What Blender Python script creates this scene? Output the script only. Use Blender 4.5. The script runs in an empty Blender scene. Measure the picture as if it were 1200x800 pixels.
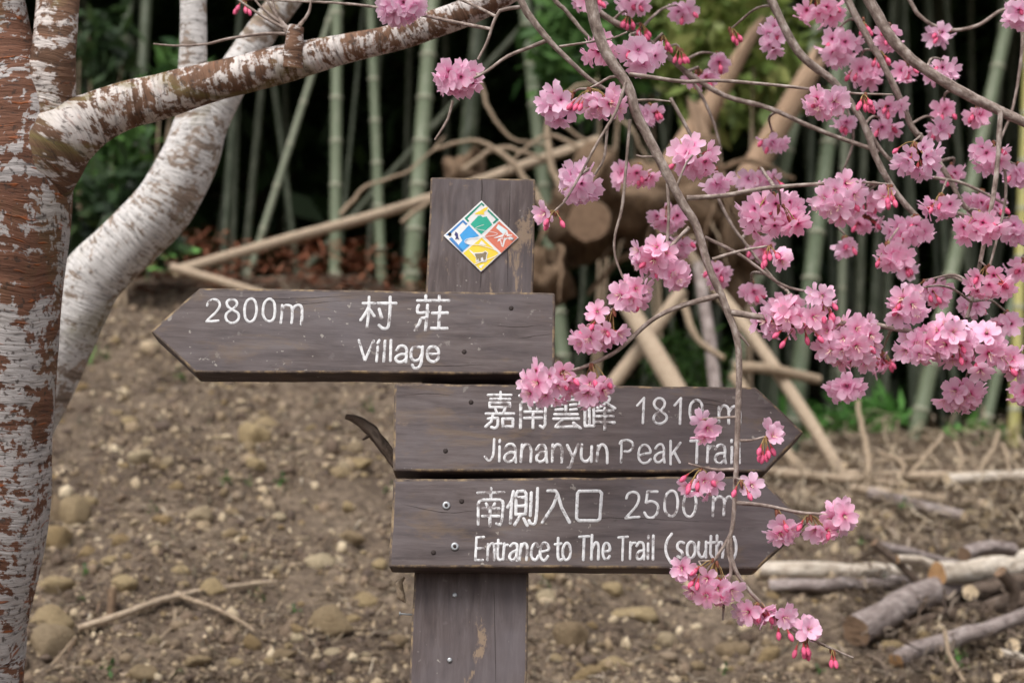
import bpy, bmesh, math, random
import numpy as np
from mathutils import Vector, Matrix, noise as mnoise

random.seed(11)
RNG = np.random.default_rng(11)
scene = bpy.context.scene
COL = scene.collection

# ------------------------------------------------------------------ camera
CAM_H, PITCH, FPX = 1.10, math.radians(14.5), 1800.0
C0 = Vector((0, 0, CAM_H))
FW = Vector((0, math.cos(PITCH), math.sin(PITCH)))
UP = Vector((0, -math.sin(PITCH), math.cos(PITCH)))
RT = Vector((1, 0, 0))
cam_data = bpy.data.cameras.new('camera')
cam = bpy.data.objects.new('camera', cam_data); COL.objects.link(cam)
cam.location = C0
cam.rotation_euler = (math.pi / 2 + PITCH, 0, 0)
cam_data.sensor_width = 36.0
cam_data.lens = FPX / 1200 * 36.0
cam_data.clip_start = 0.05; cam_data.clip_end = 400
cam_data.dof.use_dof = True
cam_data.dof.focus_distance = 1.99
cam_data.dof.aperture_fstop = 4.9
scene.camera = cam

# ------------------------------------------------------------------ light: overcast day
SUN_EL, SUN_AZ = math.radians(50), math.radians(200)
w = bpy.data.worlds.new('World'); scene.world = w; w.use_nodes = True
wn = w.node_tree; wn.nodes.clear()
sky = wn.nodes.new('ShaderNodeTexSky'); sky.sky_type = 'NISHITA'; sky.sun_disc = False
sky.sun_elevation = SUN_EL; sky.sun_rotation = SUN_AZ; sky.air_density = 1.0; sky.dust_density = 4.0
hs = wn.nodes.new('ShaderNodeHueSaturation'); hs.inputs['Saturation'].default_value = 0.22
bg = wn.nodes.new('ShaderNodeBackground'); bg.inputs['Strength'].default_value = 0.13
wo = wn.nodes.new('ShaderNodeOutputWorld')
wn.links.new(sky.outputs[0], hs.inputs['Color']); wn.links.new(hs.outputs[0], bg.inputs['Color']); wn.links.new(bg.outputs[0], wo.inputs[0])
sl = bpy.data.lights.new('sun', 'SUN'); sl.energy = 1.35; sl.angle = math.radians(28); sl.color = (1, 0.96, 0.9)
sun = bpy.data.objects.new('sun', sl); COL.objects.link(sun)
sun.rotation_euler = Vector((math.sin(SUN_AZ) * math.cos(SUN_EL), math.cos(SUN_AZ) * math.cos(SUN_EL), math.sin(SUN_EL))).to_track_quat('Z', 'Y').to_euler()
scene.view_settings.view_transform = 'Standard'
scene.view_settings.look = 'None'
scene.view_settings.exposure = 0.75
scene.view_settings.gamma = 1.0
scene.view_settings.use_curve_mapping = False
scene.render.engine = 'CYCLES'
scene.cycles.use_denoising = True
scene.cycles.max_bounces = 6
scene.cycles.transparent_max_bounces = 4

# ------------------------------------------------------------------ pixel to place helpers (photograph pixels, 1200 wide)
def ray(px, py):
    return FW + RT * ((px - 600) / FPX) + UP * ((400 - py) / FPX)
def P(px, py, d):            # at depth d along the lens axis
    return C0 + ray(px, py) * d
def PY(px, py, Y):           # at world distance Y
    r = ray(px, py); return C0 + r * (Y / r.y)

# ------------------------------------------------------------------ numpy noise and terrain
_tab = np.random.default_rng(5).random((256, 256))
def vnoise(x, y):
    xi = np.floor(x).astype(int); yi = np.floor(y).astype(int)
    fx = x - xi; fy = y - yi
    fx = fx * fx * (3 - 2 * fx); fy = fy * fy * (3 - 2 * fy)
    a = _tab[xi % 256, yi % 256]; b = _tab[(xi + 1) % 256, yi % 256]
    c = _tab[xi % 256, (yi + 1) % 256]; d = _tab[(xi + 1) % 256, (yi + 1) % 256]
    return (a * (1 - fx) + b * fx) * (1 - fy) + (c * (1 - fx) + d * fx) * fy - 0.5
def fbm(x, y, f, octs=4, g=0.5):
    s = 0; a = 1.0
    for o in range(octs):
        s = s + a * vnoise(x * f + 17.3 * o, y * f + 9.1 * o); f *= 2.03; a *= g
    return s
def smooth(a, b, t):
    t = np.clip((t - a) / (b - a), 0, 1); return t * t * (3 - 2 * t)
def terrain(X, Y, fine=True):
    X = np.asarray(X, float); Y = np.asarray(Y, float)
    px = 600 + FPX * X / np.maximum(Y, 1.5)
    s = smooth(470, 900, px)
    zl = np.interp(Y, [-60, 1.95, 2.35, 3.4, 9, 10.2, 17, 45], [0, 0, .06, 1.14, 3.78, 4.0, 4.7, 42])
    zr = np.interp(Y, [-60, 1.95, 2.35, 3.4, 6, 12, 13, 17, 45], [0, 0, .06, 1.14, 1.9, 3.45, 3.6, 4.2, 42])
    z = zl * (1 - s) + zr * s
    amp = smooth(1.0, 3.0, Y)
    z = z + amp * 0.22 * fbm(X, Y, 0.6, 2)
    if fine:
        z = z + amp * (0.09 * fbm(X, Y, 3.1, 3) + 0.06 * np.abs(fbm(X + 40, Y, 8.0, 3)))
    return z
def gz(x, y): return float(terrain(np.array([x]), np.array([y]))[0])
def ghit(pxs, pys, h=0.0, y0=2.4, y1=26.0):
    pxs = np.asarray(pxs, float); pys = np.asarray(pys, float)
    dx = (pxs - 600) / FPX; dv = (400 - pys) / FPX
    ry = FW.y + dv * UP.y; rz = FW.z + dv * UP.z; rx = dx
    Yh = np.full(pxs.shape, y1); done = np.zeros(pxs.shape, bool)
    Y = y0
    while Y < y1:
        z = CAM_H + rz / ry * Y; x = rx / ry * Y
        hit = (~done) & (z < terrain(x, np.full_like(x, Y)) + h)
        Yh[hit] = Y; done |= hit
        Y += 0.012 * Y ** 0.9
    lo = Yh - 0.0121 * Yh ** 0.9 - 0.002; hi = Yh.copy()
    for _ in range(9):
        mid = (lo + hi) / 2; below = CAM_H + rz / ry * mid < terrain(rx / ry * mid, mid) + h
        hi = np.where(below, mid, hi); lo = np.where(below, lo, mid)
    Yh = np.where(done, hi, Yh)
    return rx / ry * Yh, Yh, CAM_H + rz / ry * Yh, done
def G(px, py, h=0.0):
    x, y, z, dn = ghit([px], [py], h)
    return Vector((x[0], y[0], z[0]))

# ------------------------------------------------------------------ object helpers
def tag(o, label=None, cat=None, group=None, kind=None):
    if label: o['label'] = label
    if cat: o['category'] = cat
    if group: o['group'] = group
    if kind: o['kind'] = kind
    return o
def empty(name, loc=(0, 0, 0), mtx=None):
    o = bpy.data.objects.new(name, None); COL.objects.link(o)
    o.empty_display_size = 0.1
    if mtx is not None: o.matrix_world = mtx
    else: o.location = loc
    return o
def mesh(name, V, F, mats, uv=None, smooth_=True, midx=None):
    me = bpy.data.meshes.new(name)
    V = np.asarray(V, dtype=np.float32).reshape(-1, 3)
    me.from_pydata(V.tolist() if len(V) < 200000 else V, [], F)
    for m in (mats if isinstance(mats, (list, tuple)) else [mats]): me.materials.append(m)
    if uv is not None:
        l = me.uv_layers.new(name='UVMap')
        idx = np.empty(len(me.loops), dtype=np.int32); me.loops.foreach_get('vertex_index', idx)
        l.data.foreach_set('uv', np.asarray(uv, np.float32)[idx].ravel())
    if midx is not None: me.polygons.foreach_set('material_index', np.asarray(midx, np.int32))
    if smooth_: me.polygons.foreach_set('use_smooth', np.ones(len(me.polygons), bool))
    me.update()
    return me
def obj(name, me, parent=None, loc=None, rot=None, world_verts=False):
    o = bpy.data.objects.new(name, me); COL.objects.link(o)
    if parent is not None:
        o.parent = parent
        if world_verts: o.location = -Vector(root_loc(parent))
    if loc is not None: o.location = loc
    if rot is not None: o.rotation_euler = rot
    return o
def root_loc(p):
    v = Vector(p.location)
    while p.parent is not None:
        p = p.parent; v = v + Vector(p.location)
    return v
class MB:                    # collects pieces that become ONE mesh
    def __init__(s): s.V = []; s.F = []; s.UV = []; s.M = []; s.n = 0
    def add(s, V, F, uv=None, m=0):
        V = np.asarray(V, float).reshape(-1, 3)
        s.V.append(V); s.F += [tuple(i + s.n for i in f) for f in F]
        s.UV.append(np.asarray(uv, float) if uv is not None else np.zeros((len(V), 2)))
        s.M += [m] * len(F); s.n += len(V)
    def me(s, name, mats, smooth_=True):
        return mesh(name, np.vstack(s.V), s.F, mats, np.vstack(s.UV), smooth_, s.M)

def catmull(pts, rad, step):
    pts = [np.array(p, float) for p in pts]; rad = list(map(float, rad))
    if len(pts) == 2:
        n = max(2, int(np.linalg.norm(pts[1] - pts[0]) / step))
        return ([pts[0] + (pts[1] - pts[0]) * i / n for i in range(n + 1)], [rad[0] + (rad[1] - rad[0]) * i / n for i in range(n + 1)])
    Pp = [2 * pts[0] - pts[1]] + pts + [2 * pts[-1] - pts[-2]]
    out, ro = [], []
    for i in range(1, len(Pp) - 2):
        a, b, c, d = Pp[i - 1:i + 3]
        n = max(1, int(np.linalg.norm(c - b) / step))
        for k in range(n):
            t = k / n
            out.append(0.5 * ((2 * b) + (c - a) * t + (2 * a - 5 * b + 4 * c - d) * t * t + (3 * b - a - 3 * c + d) * t ** 3))
            ro.append(rad[i - 1] + (rad[i] - rad[i - 1]) * t)
    out.append(pts[-1]); ro.append(rad[-1])
    return out, ro
def tube(mb, pts, rad, step=0.03, seg=8, rough=0.0, rf=6.0, wob=0.0, cap=True, m=0, capm=None, seed=0, vscale=1.0):
    c, r = catmull(pts, rad, step)
    c = np.array(c); n = len(c)
    if wob:
        for i in range(n):
            q = Vector(c[i]) * 9.0 + Vector((seed * 3.1, 0, 0))
            c[i] += np.array(mnoise.noise_vector(q)) * wob
    T = np.gradient(c, axis=0); T /= np.linalg.norm(T, axis=1)[:, None] + 1e-9
    ref = np.array([0, 1.0, 0.001]) if abs(T[0][1]) < 0.9 else np.array([1.0, 0, 0])   # seam starts on the far side
    Nn = ref - T[0] * ref.dot(T[0]); Nn /= np.linalg.norm(Nn)
    V = []; UV = []; L = 0.0
    for i in range(n):
        if i:
            Nn = Nn - T[i] * Nn.dot(T[i]); Nn /= np.linalg.norm(Nn); L += np.linalg.norm(c[i] - c[i - 1])
        B = np.cross(T[i], Nn)
        for k in range(seg + 1):
            a = 2 * math.pi * (k % seg) / seg
            d = Nn * math.cos(a) + B * math.sin(a)
            rr = r[i]
            if rough: rr *= 1 + rough * mnoise.noise(Vector((d[0] * 1.3 + seed * 7.7, d[1] * 1.3 + L * rf, d[2] * 1.3))) + rough * 0.5 * mnoise.noise(Vector((d[0] * 4 + seed, d[1] * 4 + L * rf * 3, d[2] * 4)))
            V.append(c[i] + d * rr); UV.append((k / seg * 2 * math.pi * r[i] * vscale + seed * 1.7, L * vscale))
    F = []
    for i in range(n - 1):
        for k in range(seg):
            a = i * (seg + 1) + k; b = a + seg + 1
            F.append((a, a + 1, b + 1, b))
    mb.add(V, F, UV, m)
    if cap:
        for e in (0, n - 1):
            ring = V[e * (seg + 1): e * (seg + 1) + seg]
            cuv = [(0.5 + 0.45 * math.cos(2 * math.pi * k / seg), 0.5 + 0.45 * math.sin(2 * math.pi * k / seg)) for k in range(seg)]
            mb.add(ring, [tuple(range(seg)) if e else tuple(reversed(range(seg)))], cuv, m if capm is None else capm)
    return c, r

# ------------------------------------------------------------------ material helpers
def S(r, g, b):              # display colour 0..255 to scene colour
    f = lambda c: (c / 255 / 12.92) if c <= 10 else ((c / 255 + 0.055) / 1.055) ** 2.4
    return (f(r), f(g), f(b), 1.0)
class MT:
    def __init__(s, name, rough=0.8):
        s.m = bpy.data.materials.new(name); s.m.use_nodes = True
        s.nt = s.m.node_tree; s.b = s.nt.nodes['Principled BSDF']; s.b.inputs['Roughness'].default_value = rough
        s.b.inputs['Specular IOR Level'].default_value = 0.3
        s.tc = s.nt.nodes.new('ShaderNodeTexCoord')
        s.out = s.nt.nodes['Material Output']
    def put(s, sock, v):
        if isinstance(v, bpy.types.NodeSocket): s.nt.links.new(v, sock)
        elif isinstance(v, (int, float)) and sock.type == 'RGBA': sock.default_value = (v, v, v, 1)
        elif isinstance(v, (int, float)) and sock.type == 'VECTOR': sock.default_value = (v, v, v)
        else: sock.default_value = v
    def n(s, typ, ins={}, **props):
        q = s.nt.nodes.new(typ)
        for k, v in props.items(): setattr(q, k, v)
        for k, v in ins.items(): s.put(q.inputs[k], v)
        return q
    def obj(s): return s.tc.outputs['Object']
    def uv(s): return s.tc.outputs['UV']
    def geo(s): return s.n('ShaderNodeNewGeometry').outputs['Position']
    def rnd(s): return s.n('ShaderNodeObjectInfo').outputs['Random']
    def map(s, v, scale, loc=(0, 0, 0)): return s.n('ShaderNodeMapping', {'Vector': v, 'Scale': scale, 'Location': loc}).outputs[0]
    def noise(s, v, scale, detail=4, rough=0.55, dist=0.0, w=None):
        ins = {'Vector': v, 'Scale': scale, 'Detail': detail, 'Roughness': rough, 'Distortion': dist}
        if w is not None:
            ins['W'] = w
            return s.n('ShaderNodeTexNoise', {}, noise_dimensions='4D') and s._n4(ins)
        return s.n('ShaderNodeTexNoise', ins).outputs['Fac']
    def _n4(s, ins):
        q = s.nt.nodes.new('ShaderNodeTexNoise'); q.noise_dimensions = '4D'
        for k, v in ins.items(): s.put(q.inputs[k], v)
        return q.outputs['Fac']
    def ramp(s, f, stops, interp='LINEAR'):
        q = s.nt.nodes.new('ShaderNodeValToRGB'); q.color_ramp.interpolation = interp
        e = q.color_ramp.elements
        while len(e) < len(stops): e.new(0.5)
        for i, (p, c) in enumerate(stops):
            e[i].position = p
            e[i].color = (c, c, c, 1) if isinstance(c, (int, float)) else (tuple(c) + (1,))[:4]
        s.put(q.inputs[0], f); return q.outputs[0]
    def mix(s, f, a, b, blend='MIX'):
        q = s.n('ShaderNodeMix', {}, data_type='RGBA', blend_type=blend)
        s.put(q.inputs[0], f); s.put(q.inputs[6], a); s.put(q.inputs[7], b); return q.outputs[2]
    def math(s, op, a, b=0.0):
        q = s.n('ShaderNodeMath', {}, operation=op); s.put(q.inputs[0], a); s.put(q.inputs[1], b); return q.outputs[0]
    def bump(s, h, strength=0.5, dist=0.005):
        q = s.n('ShaderNodeBump', {'Strength': strength, 'Distance': dist, 'Height': h}); s.nt.links.new(q.outputs[0], s.b.inputs['Normal'])
    def col(s, c): s.put(s.b.inputs['Base Color'], c); return s
    def rough(s, v): s.put(s.b.inputs['Roughness'], v)
    def translucent(s, color, f):
        t = s.n('ShaderNodeBsdfTranslucent', {'Color': color})
        q = s.n('ShaderNodeMixShader', {0: f}); s.nt.links.new(s.b.outputs[0], q.inputs[1]); s.nt.links.new(t.outputs[0], q.inputs[2])
        s.nt.links.new(q.outputs[0], s.out.inputs[0])

def wood_sign(name, along='x', base=(S(80, 70, 69)[:3]), dark=S(58, 50, 50)[:3], tint=S(96, 87, 86)[:3]):
    t = MT(name, 0.62)
    sc = (4.0, 20.0, 30.0) if along == 'x' else (30.0, 20.0, 4.0)
    g = t.noise(t.map(t.obj(), sc), 3.0, 6, 0.62, 0.4)
    g2 = t.noise(t.map(t.obj(), tuple(v * 3.3 for v in sc)), 3.0, 4, 0.6, 0.2)
    big = t.noise(t.obj(), 7.0, 4, 0.6)
    c = t.ramp(g, [(0.28, dark), (0.5, base), (0.75, tint)])
    c = t.mix(t.ramp(big, [(0.42, 0.0), (0.7, 0.6)]), c, S(94, 88, 92))
    c = t.mix(t.ramp(g2, [(0.22, 0.7), (0.36, 0.0)]), c, S(40, 34, 34))
    # worn, ochre patches and pale lichen specks
    wr = t.math('MULTIPLY', t.ramp(t.noise(t.map(t.obj(), (1, 1, 2.2)), 16.0, 5, 0.7), [(0.66, 0.0), (0.74, 1.0)]), t.ramp(g2, [(0.35, 0.2), (0.6, 1.0)]))
    c = t.mix(t.math('MULTIPLY', wr, 0.5), c, S(140, 118, 92))
    sp = t.ramp(t.noise(t.obj(), 120.0, 2, 0.5), [(0.685, 0.0), (0.72, 1.0)])
    sp = t.math('MULTIPLY', sp, t.ramp(t.noise(t.obj(), 9.0, 2), [(0.5, 0.0), (0.62, 1.0)]))
    c = t.mix(t.math('MULTIPLY', sp, 0.55), c, S(160, 154, 146))
    # scuffs and bird-lime dots, larger
    sp2 = t.math('MULTIPLY', t.ramp(t.noise(t.obj(), 46.0, 3, 0.6), [(0.65, 0.0), (0.69, 1.0)]), t.ramp(t.noise(t.obj(), 5.0, 2), [(0.48, 0.0), (0.6, 1.0)]))
    c = t.mix(t.math('MULTIPLY', sp2, 0.35), c, S(150, 146, 140))
    if along == 'x':
        fx = t.n('ShaderNodeSeparateXYZ', {0: t.obj()}).outputs
        gr = t.ramp(t.noise(t.map(t.obj(), (9, 3, 26)), 1.0, 5, 0.7, 0.6), [(0.56, 0.0), (0.68, 1.0)])
        c = t.mix(t.math('MULTIPLY', gr, 0.35), c, S(112, 92, 68))
    else:
        gr = t.math('MULTIPLY', t.ramp(t.noise(t.map(t.obj(), (26, 3, 7)), 1.0, 6, 0.72, 0.4), [(0.60, 0.0), (0.64, 1.0)]), t.ramp(t.noise(t.obj(), 60.0, 4, .7), [(0.38, 0.0), (0.5, 1.0)]))
        c = t.mix(t.math('MULTIPLY', gr, 0.8), c, S(132, 112, 92))
    # edges paler: rubbed wear plus a painted edge highlight
    pt = t.n('ShaderNodeNewGeometry').outputs['Pointiness']
    ed = t.math('MULTIPLY', t.ramp(pt, [(0.53, 0.0), (0.60, 1.0)]), t.ramp(t.noise(t.obj(), 30.0, 4, 0.7), [(0.4, 0.0), (0.65, 1.0)]))
    c = t.mix(t.math('MULTIPLY', ed, 0.6), c, S(156, 140, 120))
    t.col(c)
    t.rough(t.ramp(g, [(0.2, 0.75), (0.8, 0.5)]))
    t.bump(t.math('ADD', t.math('MULTIPLY', g, 0.7), t.math('MULTIPLY', g2, 0.35)), 0.4, 0.0016)
    return t.m
M = {}
M['board'] = wood_sign('weathered_board', 'x')
M['post'] = wood_sign('weathered_post', 'z', base=S(74, 63, 62)[:3])
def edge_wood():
    t = MT('rubbed_highlit_wood_edge', 0.75); g = t.noise(t.map(t.obj(), (14, 14, 14)), 3.0, 6, 0.7)
    c = t.ramp(g, [(0.36, S(66, 57, 55)[:3]), (0.5, S(92, 80, 72)[:3]), (0.6, S(132, 112, 86)[:3]), (0.72, S(150, 138, 122)[:3])])  # pale stops paint light caught on the edges, mixed with rubbed ochre wear
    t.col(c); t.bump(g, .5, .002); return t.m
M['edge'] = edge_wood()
def plain(name, c, rough=0.6, metal=0.0, var=0.12, vs=60.0):
    t = MT(name, rough); f = t.noise(t.obj(), vs, 4, 0.6)
    lo = tuple(v * (1 - var) for v in c[:3]); hi = tuple(min(1, v * (1 + var)) for v in c[:3])
    t.col(t.ramp(f, [(0.3, lo), (0.7, hi)])); t.b.inputs['Metallic'].default_value = metal
    return t.m
def paint_white():
    t = MT('worn_white_paint', 0.7)
    wn_ = t.noise(t.obj(), 90.0, 4, 0.65)
    z = t.noise(t.obj(), 11.0, 3, 0.6)
    f = t.math('ADD', wn_, t.math('MULTIPLY', z, 0.55))
    c = t.ramp(t.noise(t.obj(), 200.0, 3), [(0.3, S(178, 178, 180)[:3]), (0.7, S(212, 212, 214)[:3])])
    c = t.mix(t.ramp(f, [(0.82, 0.0), (0.93, 0.85)]), c, S(92, 80, 79))
    t.col(c); t.bump(wn_, 0.4, 0.001)
    return t.m
M['paint'] = paint_white()
M['steel'] = plain('galvanised_steel', S(150, 152, 155), 0.4, 0.7)
M['rust'] = plain('dark_rusty_metal', S(50, 42, 40), 0.7, 0.3)
for nm, c in {'plate_white': (216, 216, 216), 'green_dark': (14, 128, 104), 'green': (26, 158, 132), 'yellow': (226, 196, 52), 'blue_dark': (58, 118, 178), 'blue': (52, 146, 208), 'terracotta': (200, 108, 84), 'bug': (46, 44, 100), 'grey_brown': (126, 112, 84), 'pale_blue': (205, 222, 226)}.items():
    M[nm] = plain('enamel_' + nm, S(*c), 0.35, 0, 0.06, 140.0)

def bark(name, pale, brown, lichen_bias, orange=0.5, moss=0.3, vgrad=False, dark=0.6):
    t = MT(name, 0.85); u = t.uv()
    warp = t.n('ShaderNodeVectorMath', {0: u, 1: t.n('ShaderNodeVectorMath', {0: t.n('ShaderNodeTexNoise', {'Vector': u, 'Scale': 9.0}).outputs['Color'], 1: (0.028, 0.028, 0.0)}, operation='MULTIPLY').outputs[0]}, operation='ADD').outputs[0]
    bands = t.noise(t.map(warp, (5.0, 62.0, 1)), 1.0, 5, 0.65, 0.4)
    fine = t.noise(t.map(warp, (26.0, 170.0, 1)), 1.0, 4, 0.6, 0.2)
    patch = t.noise(t.map(u, (13, 11, 1)), 1.0, 5, 0.68, 0.7)
    spot = t.noise(t.map(u, (62, 80, 1)), 1.0, 4, 0.65, 0.3)
    c = t.ramp(bands, [(0.25, tuple(v * 0.45 for v in brown)), (0.45, brown), (0.62, tuple(v * 1.5 for v in brown)), (0.8, S(160, 140, 125)[:3])])
    lm = t.math('ADD', t.math('ADD', t.math('MULTIPLY', patch, 0.95), t.math('MULTIPLY', bands, 0.5)), t.math('MULTIPLY', spot, 0.45))
    if vgrad:
        vv_ = t.n('ShaderNodeSeparateXYZ', {0: u}).outputs[1]
        lm = t.math('ADD', lm, t.ramp(t.math('MULTIPLY', vv_, 0.5), [(0.5, 0.12), (0.9, 0.035)]))
    lf = t.ramp(lm, [(0.99 - lichen_bias, 0.0), (1.05 - lichen_bias, 1.0)])
    lc = t.ramp(fine, [(0.25, tuple(v * 0.55 for v in pale)), (0.5, pale), (0.8, tuple(min(1, v * 1.25) for v in pale))])
    c = t.mix(lf, c, lc)
    mo = t.math('MULTIPLY', t.ramp(t.noise(t.map(u, (7, 5, 1), (3, 8, 0)), 1.0, 4, 0.7, 0.5), [(0.54, 0.0), (0.66, 1.0)]), moss)
    c = t.mix(mo, c, S(112, 102, 62))
    le = t.math('MULTIPLY', t.ramp(t.noise(t.map(warp, (17, 105, 1), (5, 2, 0)), 1.0, 2, 0.5), [(0.63, 0.0), (0.68, 1.0)]), orange)
    c = t.mix(le, c, S(158, 88, 48))
    dk = t.math('MULTIPLY', t.ramp(fine, [(0.30, 1.0), (0.42, 0.0)]), dark)
    c = t.mix(t.math('MULTIPLY', t.ramp(t.noise(t.map(u, (90, 100, 1)), 1.0, 3, .6), [(0.36, 1.0), (0.42, 0.0)]), dark), c, S(70, 58, 52))
    c = t.mix(dk, c, S(62, 50, 46))
    t.col(c)
    h = t.math('ADD', t.math('MULTIPLY', bands, 0.8), t.math('ADD', t.math('MULTIPLY', fine, 0.4), t.math('MULTIPLY', le, 0.35)))
    t.bump(h, 0.9, 0.006)
    return t.m
M['bark_trunk'] = bark('cherry_bark', S(186, 180, 178)[:3], S(112, 78, 62)[:3], 0.0, 0.85, 0.25, True, 0.8)
M['bark_limb'] = bark('mossy_cherry_bark', S(196, 188, 184)[:3], S(102, 76, 60)[:3], 0.055, 0.2, 0.85, False, 0.7)
M['bark_pale'] = bark('pale_cherry_bark', S(200, 196, 194)[:3], S(140, 124, 112)[:3], 0.125, 0.05, 0.5, False, 0.5)
def twig_mat(name, a, b, c3):
    t = MT(name, 0.8)
    f = t.noise(t.map(t.uv(), (120, 60, 1)), 1.0, 4, 0.65)
    t.col(t.mix(t.ramp(t.noise(t.map(t.uv(), (200, 150, 1)), 1.0, 4, .7), [(0.6, 0.0), (0.75, 0.5)]), t.ramp(f, [(0.3, a), (0.5, b), (0.72, c3)]), S(205, 198, 190)))
    t.bump(f, 0.6, 0.0015); return t.m
M['twig'] = twig_mat('cherry_twig_bark', S(88, 74, 68)[:3], S(134, 119, 111)[:3], S(186, 175, 168)[:3])
M['dead'] = twig_mat('dead_branch_bark', S(92, 78, 64)[:3], S(140, 122, 102)[:3], S(180, 164, 142)[:3])
def petal():
    t = MT('cherry_petal', 0.6); sep = t.n('ShaderNodeSeparateXYZ', {0: t.uv()})
    v = sep.outputs[1]
    c = t.ramp(v, [(0.0, S(208, 80, 136)[:3]), (0.12, S(240, 156, 200)[:3]), (0.30, S(252, 203, 230)[:3]), (1.0, S(254, 221, 241)[:3])])
    vein = t.noise(t.map(t.uv(), (26, 2.0, 1)), 1.0, 3, 0.6)
    c = t.mix(t.math('MULTIPLY', t.ramp(vein, [(0.42, 0.5), (0.6, 0.0)]), 0.4), c, S(232, 140, 184))
    r = t.rnd()
    hs_ = t.n('ShaderNodeHueSaturation', {'Color': c, 'Hue': t.math('ADD', t.math('MULTIPLY', r, 0.024), 0.488), 'Saturation': t.math('ADD', t.math('MULTIPLY', r, 0.3), 0.86), 'Value': t.math('ADD', t.math('MULTIPLY', r, 0.08), 0.95)}).outputs[0]
    t.col(hs_); t.translucent(hs_, 0.45); return t.m
M['petal'] = petal()
M['bud'] = plain('cherry_bud', S(206, 88, 124), 0.5, 0, 0.2, 200)
M['calyx'] = plain('red_calyx', S(150, 58, 60), 0.6, 0, 0.25, 300)
M['pedicel'] = plain('pedicel_green', S(142, 118, 74), 0.6, 0, 0.25, 300)
M['stamen'] = plain('stamen', S(236, 208, 190), 0.6, 0, 0.1, 300)
M['bract'] = plain('bud_scale', S(112, 66, 50), 0.7, 0, 0.3, 300)
def soil():
    t = MT('bare_soil', 0.95); p = t.geo()
    a = t.noise(p, 2.2, 6, 0.62); b = t.noise(p, 26.0, 6, 0.7); d = t.noise(p, 95.0, 4, 0.65)
    c = t.ramp(b, [(0.25, S(58, 48, 41)[:3]), (0.45, S(102, 88, 75)[:3]), (0.6, S(136, 119, 102)[:3]), (0.8, S(168, 151, 129)[:3])])
    c = t.mix(t.ramp(a, [(0.40, 0.65), (0.58, 0.0)]), c, S(76, 62, 53))
    c = t.mix(t.math('MULTIPLY', t.ramp(d, [(0.55, 0.0), (0.7, 1.0)]), 0.6), c, S(176, 156, 126))
    c = t.mix(t.math('MULTIPLY', t.ramp(d, [(0.3, 1.0), (0.42, 0.0)]), 0.6), c, S(52, 42, 36))
    Y = t.n('ShaderNodeSeparateXYZ', {0: p}).outputs[1]
    wood = t.ramp(t.math('ADD', t.math('MULTIPLY', Y, 1 / 20.0), t.math('MULTIPLY', a, 0.12)), [(0.55, 0.0), (0.66, 1.0)])
    c = t.mix(wood, c, t.ramp(b, [(0.3, S(38, 36, 26)[:3]), (0.7, S(66, 60, 40)[:3])]))
    t.col(c); t.bump(t.math('ADD', b, t.math('MULTIPLY', d, 0.5)), 0.9, 0.03); return t.m
M['soil'] = soil()
def stone(name, cols):
    t = MT(name, 0.9); r = t.rnd()
    a = t.noise(t.obj(), 3.0, 5, 0.65); 
    c = t.ramp(r, [(0.0, cols[0]), (0.4, cols[1]), (0.75, cols[2]), (1.0, cols[3])])
    c = t.mix(t.ramp(a, [(0.32, 0.6), (0.5, 0.0)]), c, S(118, 98, 76))
    c = t.mix(t.ramp(t.noise(t.obj(), 9.0, 4, 0.7), [(0.58, 0.0), (0.72, 0.6)]), c, S(196, 178, 146))
    t.col(c); t.bump(t.noise(t.obj(), 6.0, 6, 0.7), 0.7, 0.15); return t.m
M['stone'] = stone('sandstone', [S(150, 126, 90)[:3], S(188, 166, 128)[:3], S(140, 120, 96)[:3], S(206, 188, 156)[:3]])
def ground_bits(name, cols, sc=40.0):
    t = MT(name, 0.9); a = t.n('ShaderNodeNewGeometry').outputs['Random Per Island']
    st = [(i / (len(cols) - 1), c) for i, c in enumerate(cols)]
    c = t.ramp(a, st); c = t.mix(t.ramp(t.noise(t.geo(), sc, 4, 0.6), [(0.36, 0.35), (0.5, 0.0)]), c, S(84, 70, 58))
    t.col(c); return t.m
M['gravel'] = ground_bits('gravel', [S(66, 54, 46)[:3], S(128, 110, 92)[:3], S(84, 70, 60)[:3], S(168, 150, 124)[:3], S(100, 86, 76)[:3], S(78, 66, 58)[:3], S(142, 124, 100)[:3], S(190, 174, 148)[:3]])
M['litter'] = ground_bits('dry_litter', [S(98, 80, 64)[:3], S(150, 134, 112)[:3], S(70, 56, 46)[:3], S(168, 156, 138)[:3], S(118, 96, 78)[:3], S(58, 50, 46)[:3], S(88, 84, 66)[:3], S(76, 62, 56)[:3]])
M['straw'] = ground_bits('dry_straw', [S(140, 124, 104)[:3], S(168, 152, 130)[:3], S(112, 96, 80)[:3], S(184, 170, 150)[:3]])
M['woody'] = ground_bits('woody_litter', [S(70, 56, 46)[:3], S(104, 90, 78)[:3], S(52, 42, 36)[:3], S(136, 122, 108)[:3]])
M['red_litter'] = ground_bits('red_dry_fern', [S(118, 66, 46)[:3], S(136, 88, 64)[:3], S(92, 62, 46)[:3]])
def leafmat(name, cols, tr=0.3):
    t = MT(name, 0.55); a = t.n('ShaderNodeNewGeometry').outputs['Random Per Island']
    c = t.ramp(a, [(i / (len(cols) - 1), q) for i, q in enumerate(cols)])
    t.col(c); t.translucent(c, tr); return t.m
M['leaf_dark'] = leafmat('dark_leaf', [S(40, 58, 34)[:3], S(56, 78, 44)[:3], S(30, 46, 30)[:3], S(70, 90, 50)[:3]])
M['leaf_mid'] = leafmat('shrub_leaf', [S(62, 92, 46)[:3], S(82, 116, 58)[:3], S(48, 76, 44)[:3]])
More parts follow.
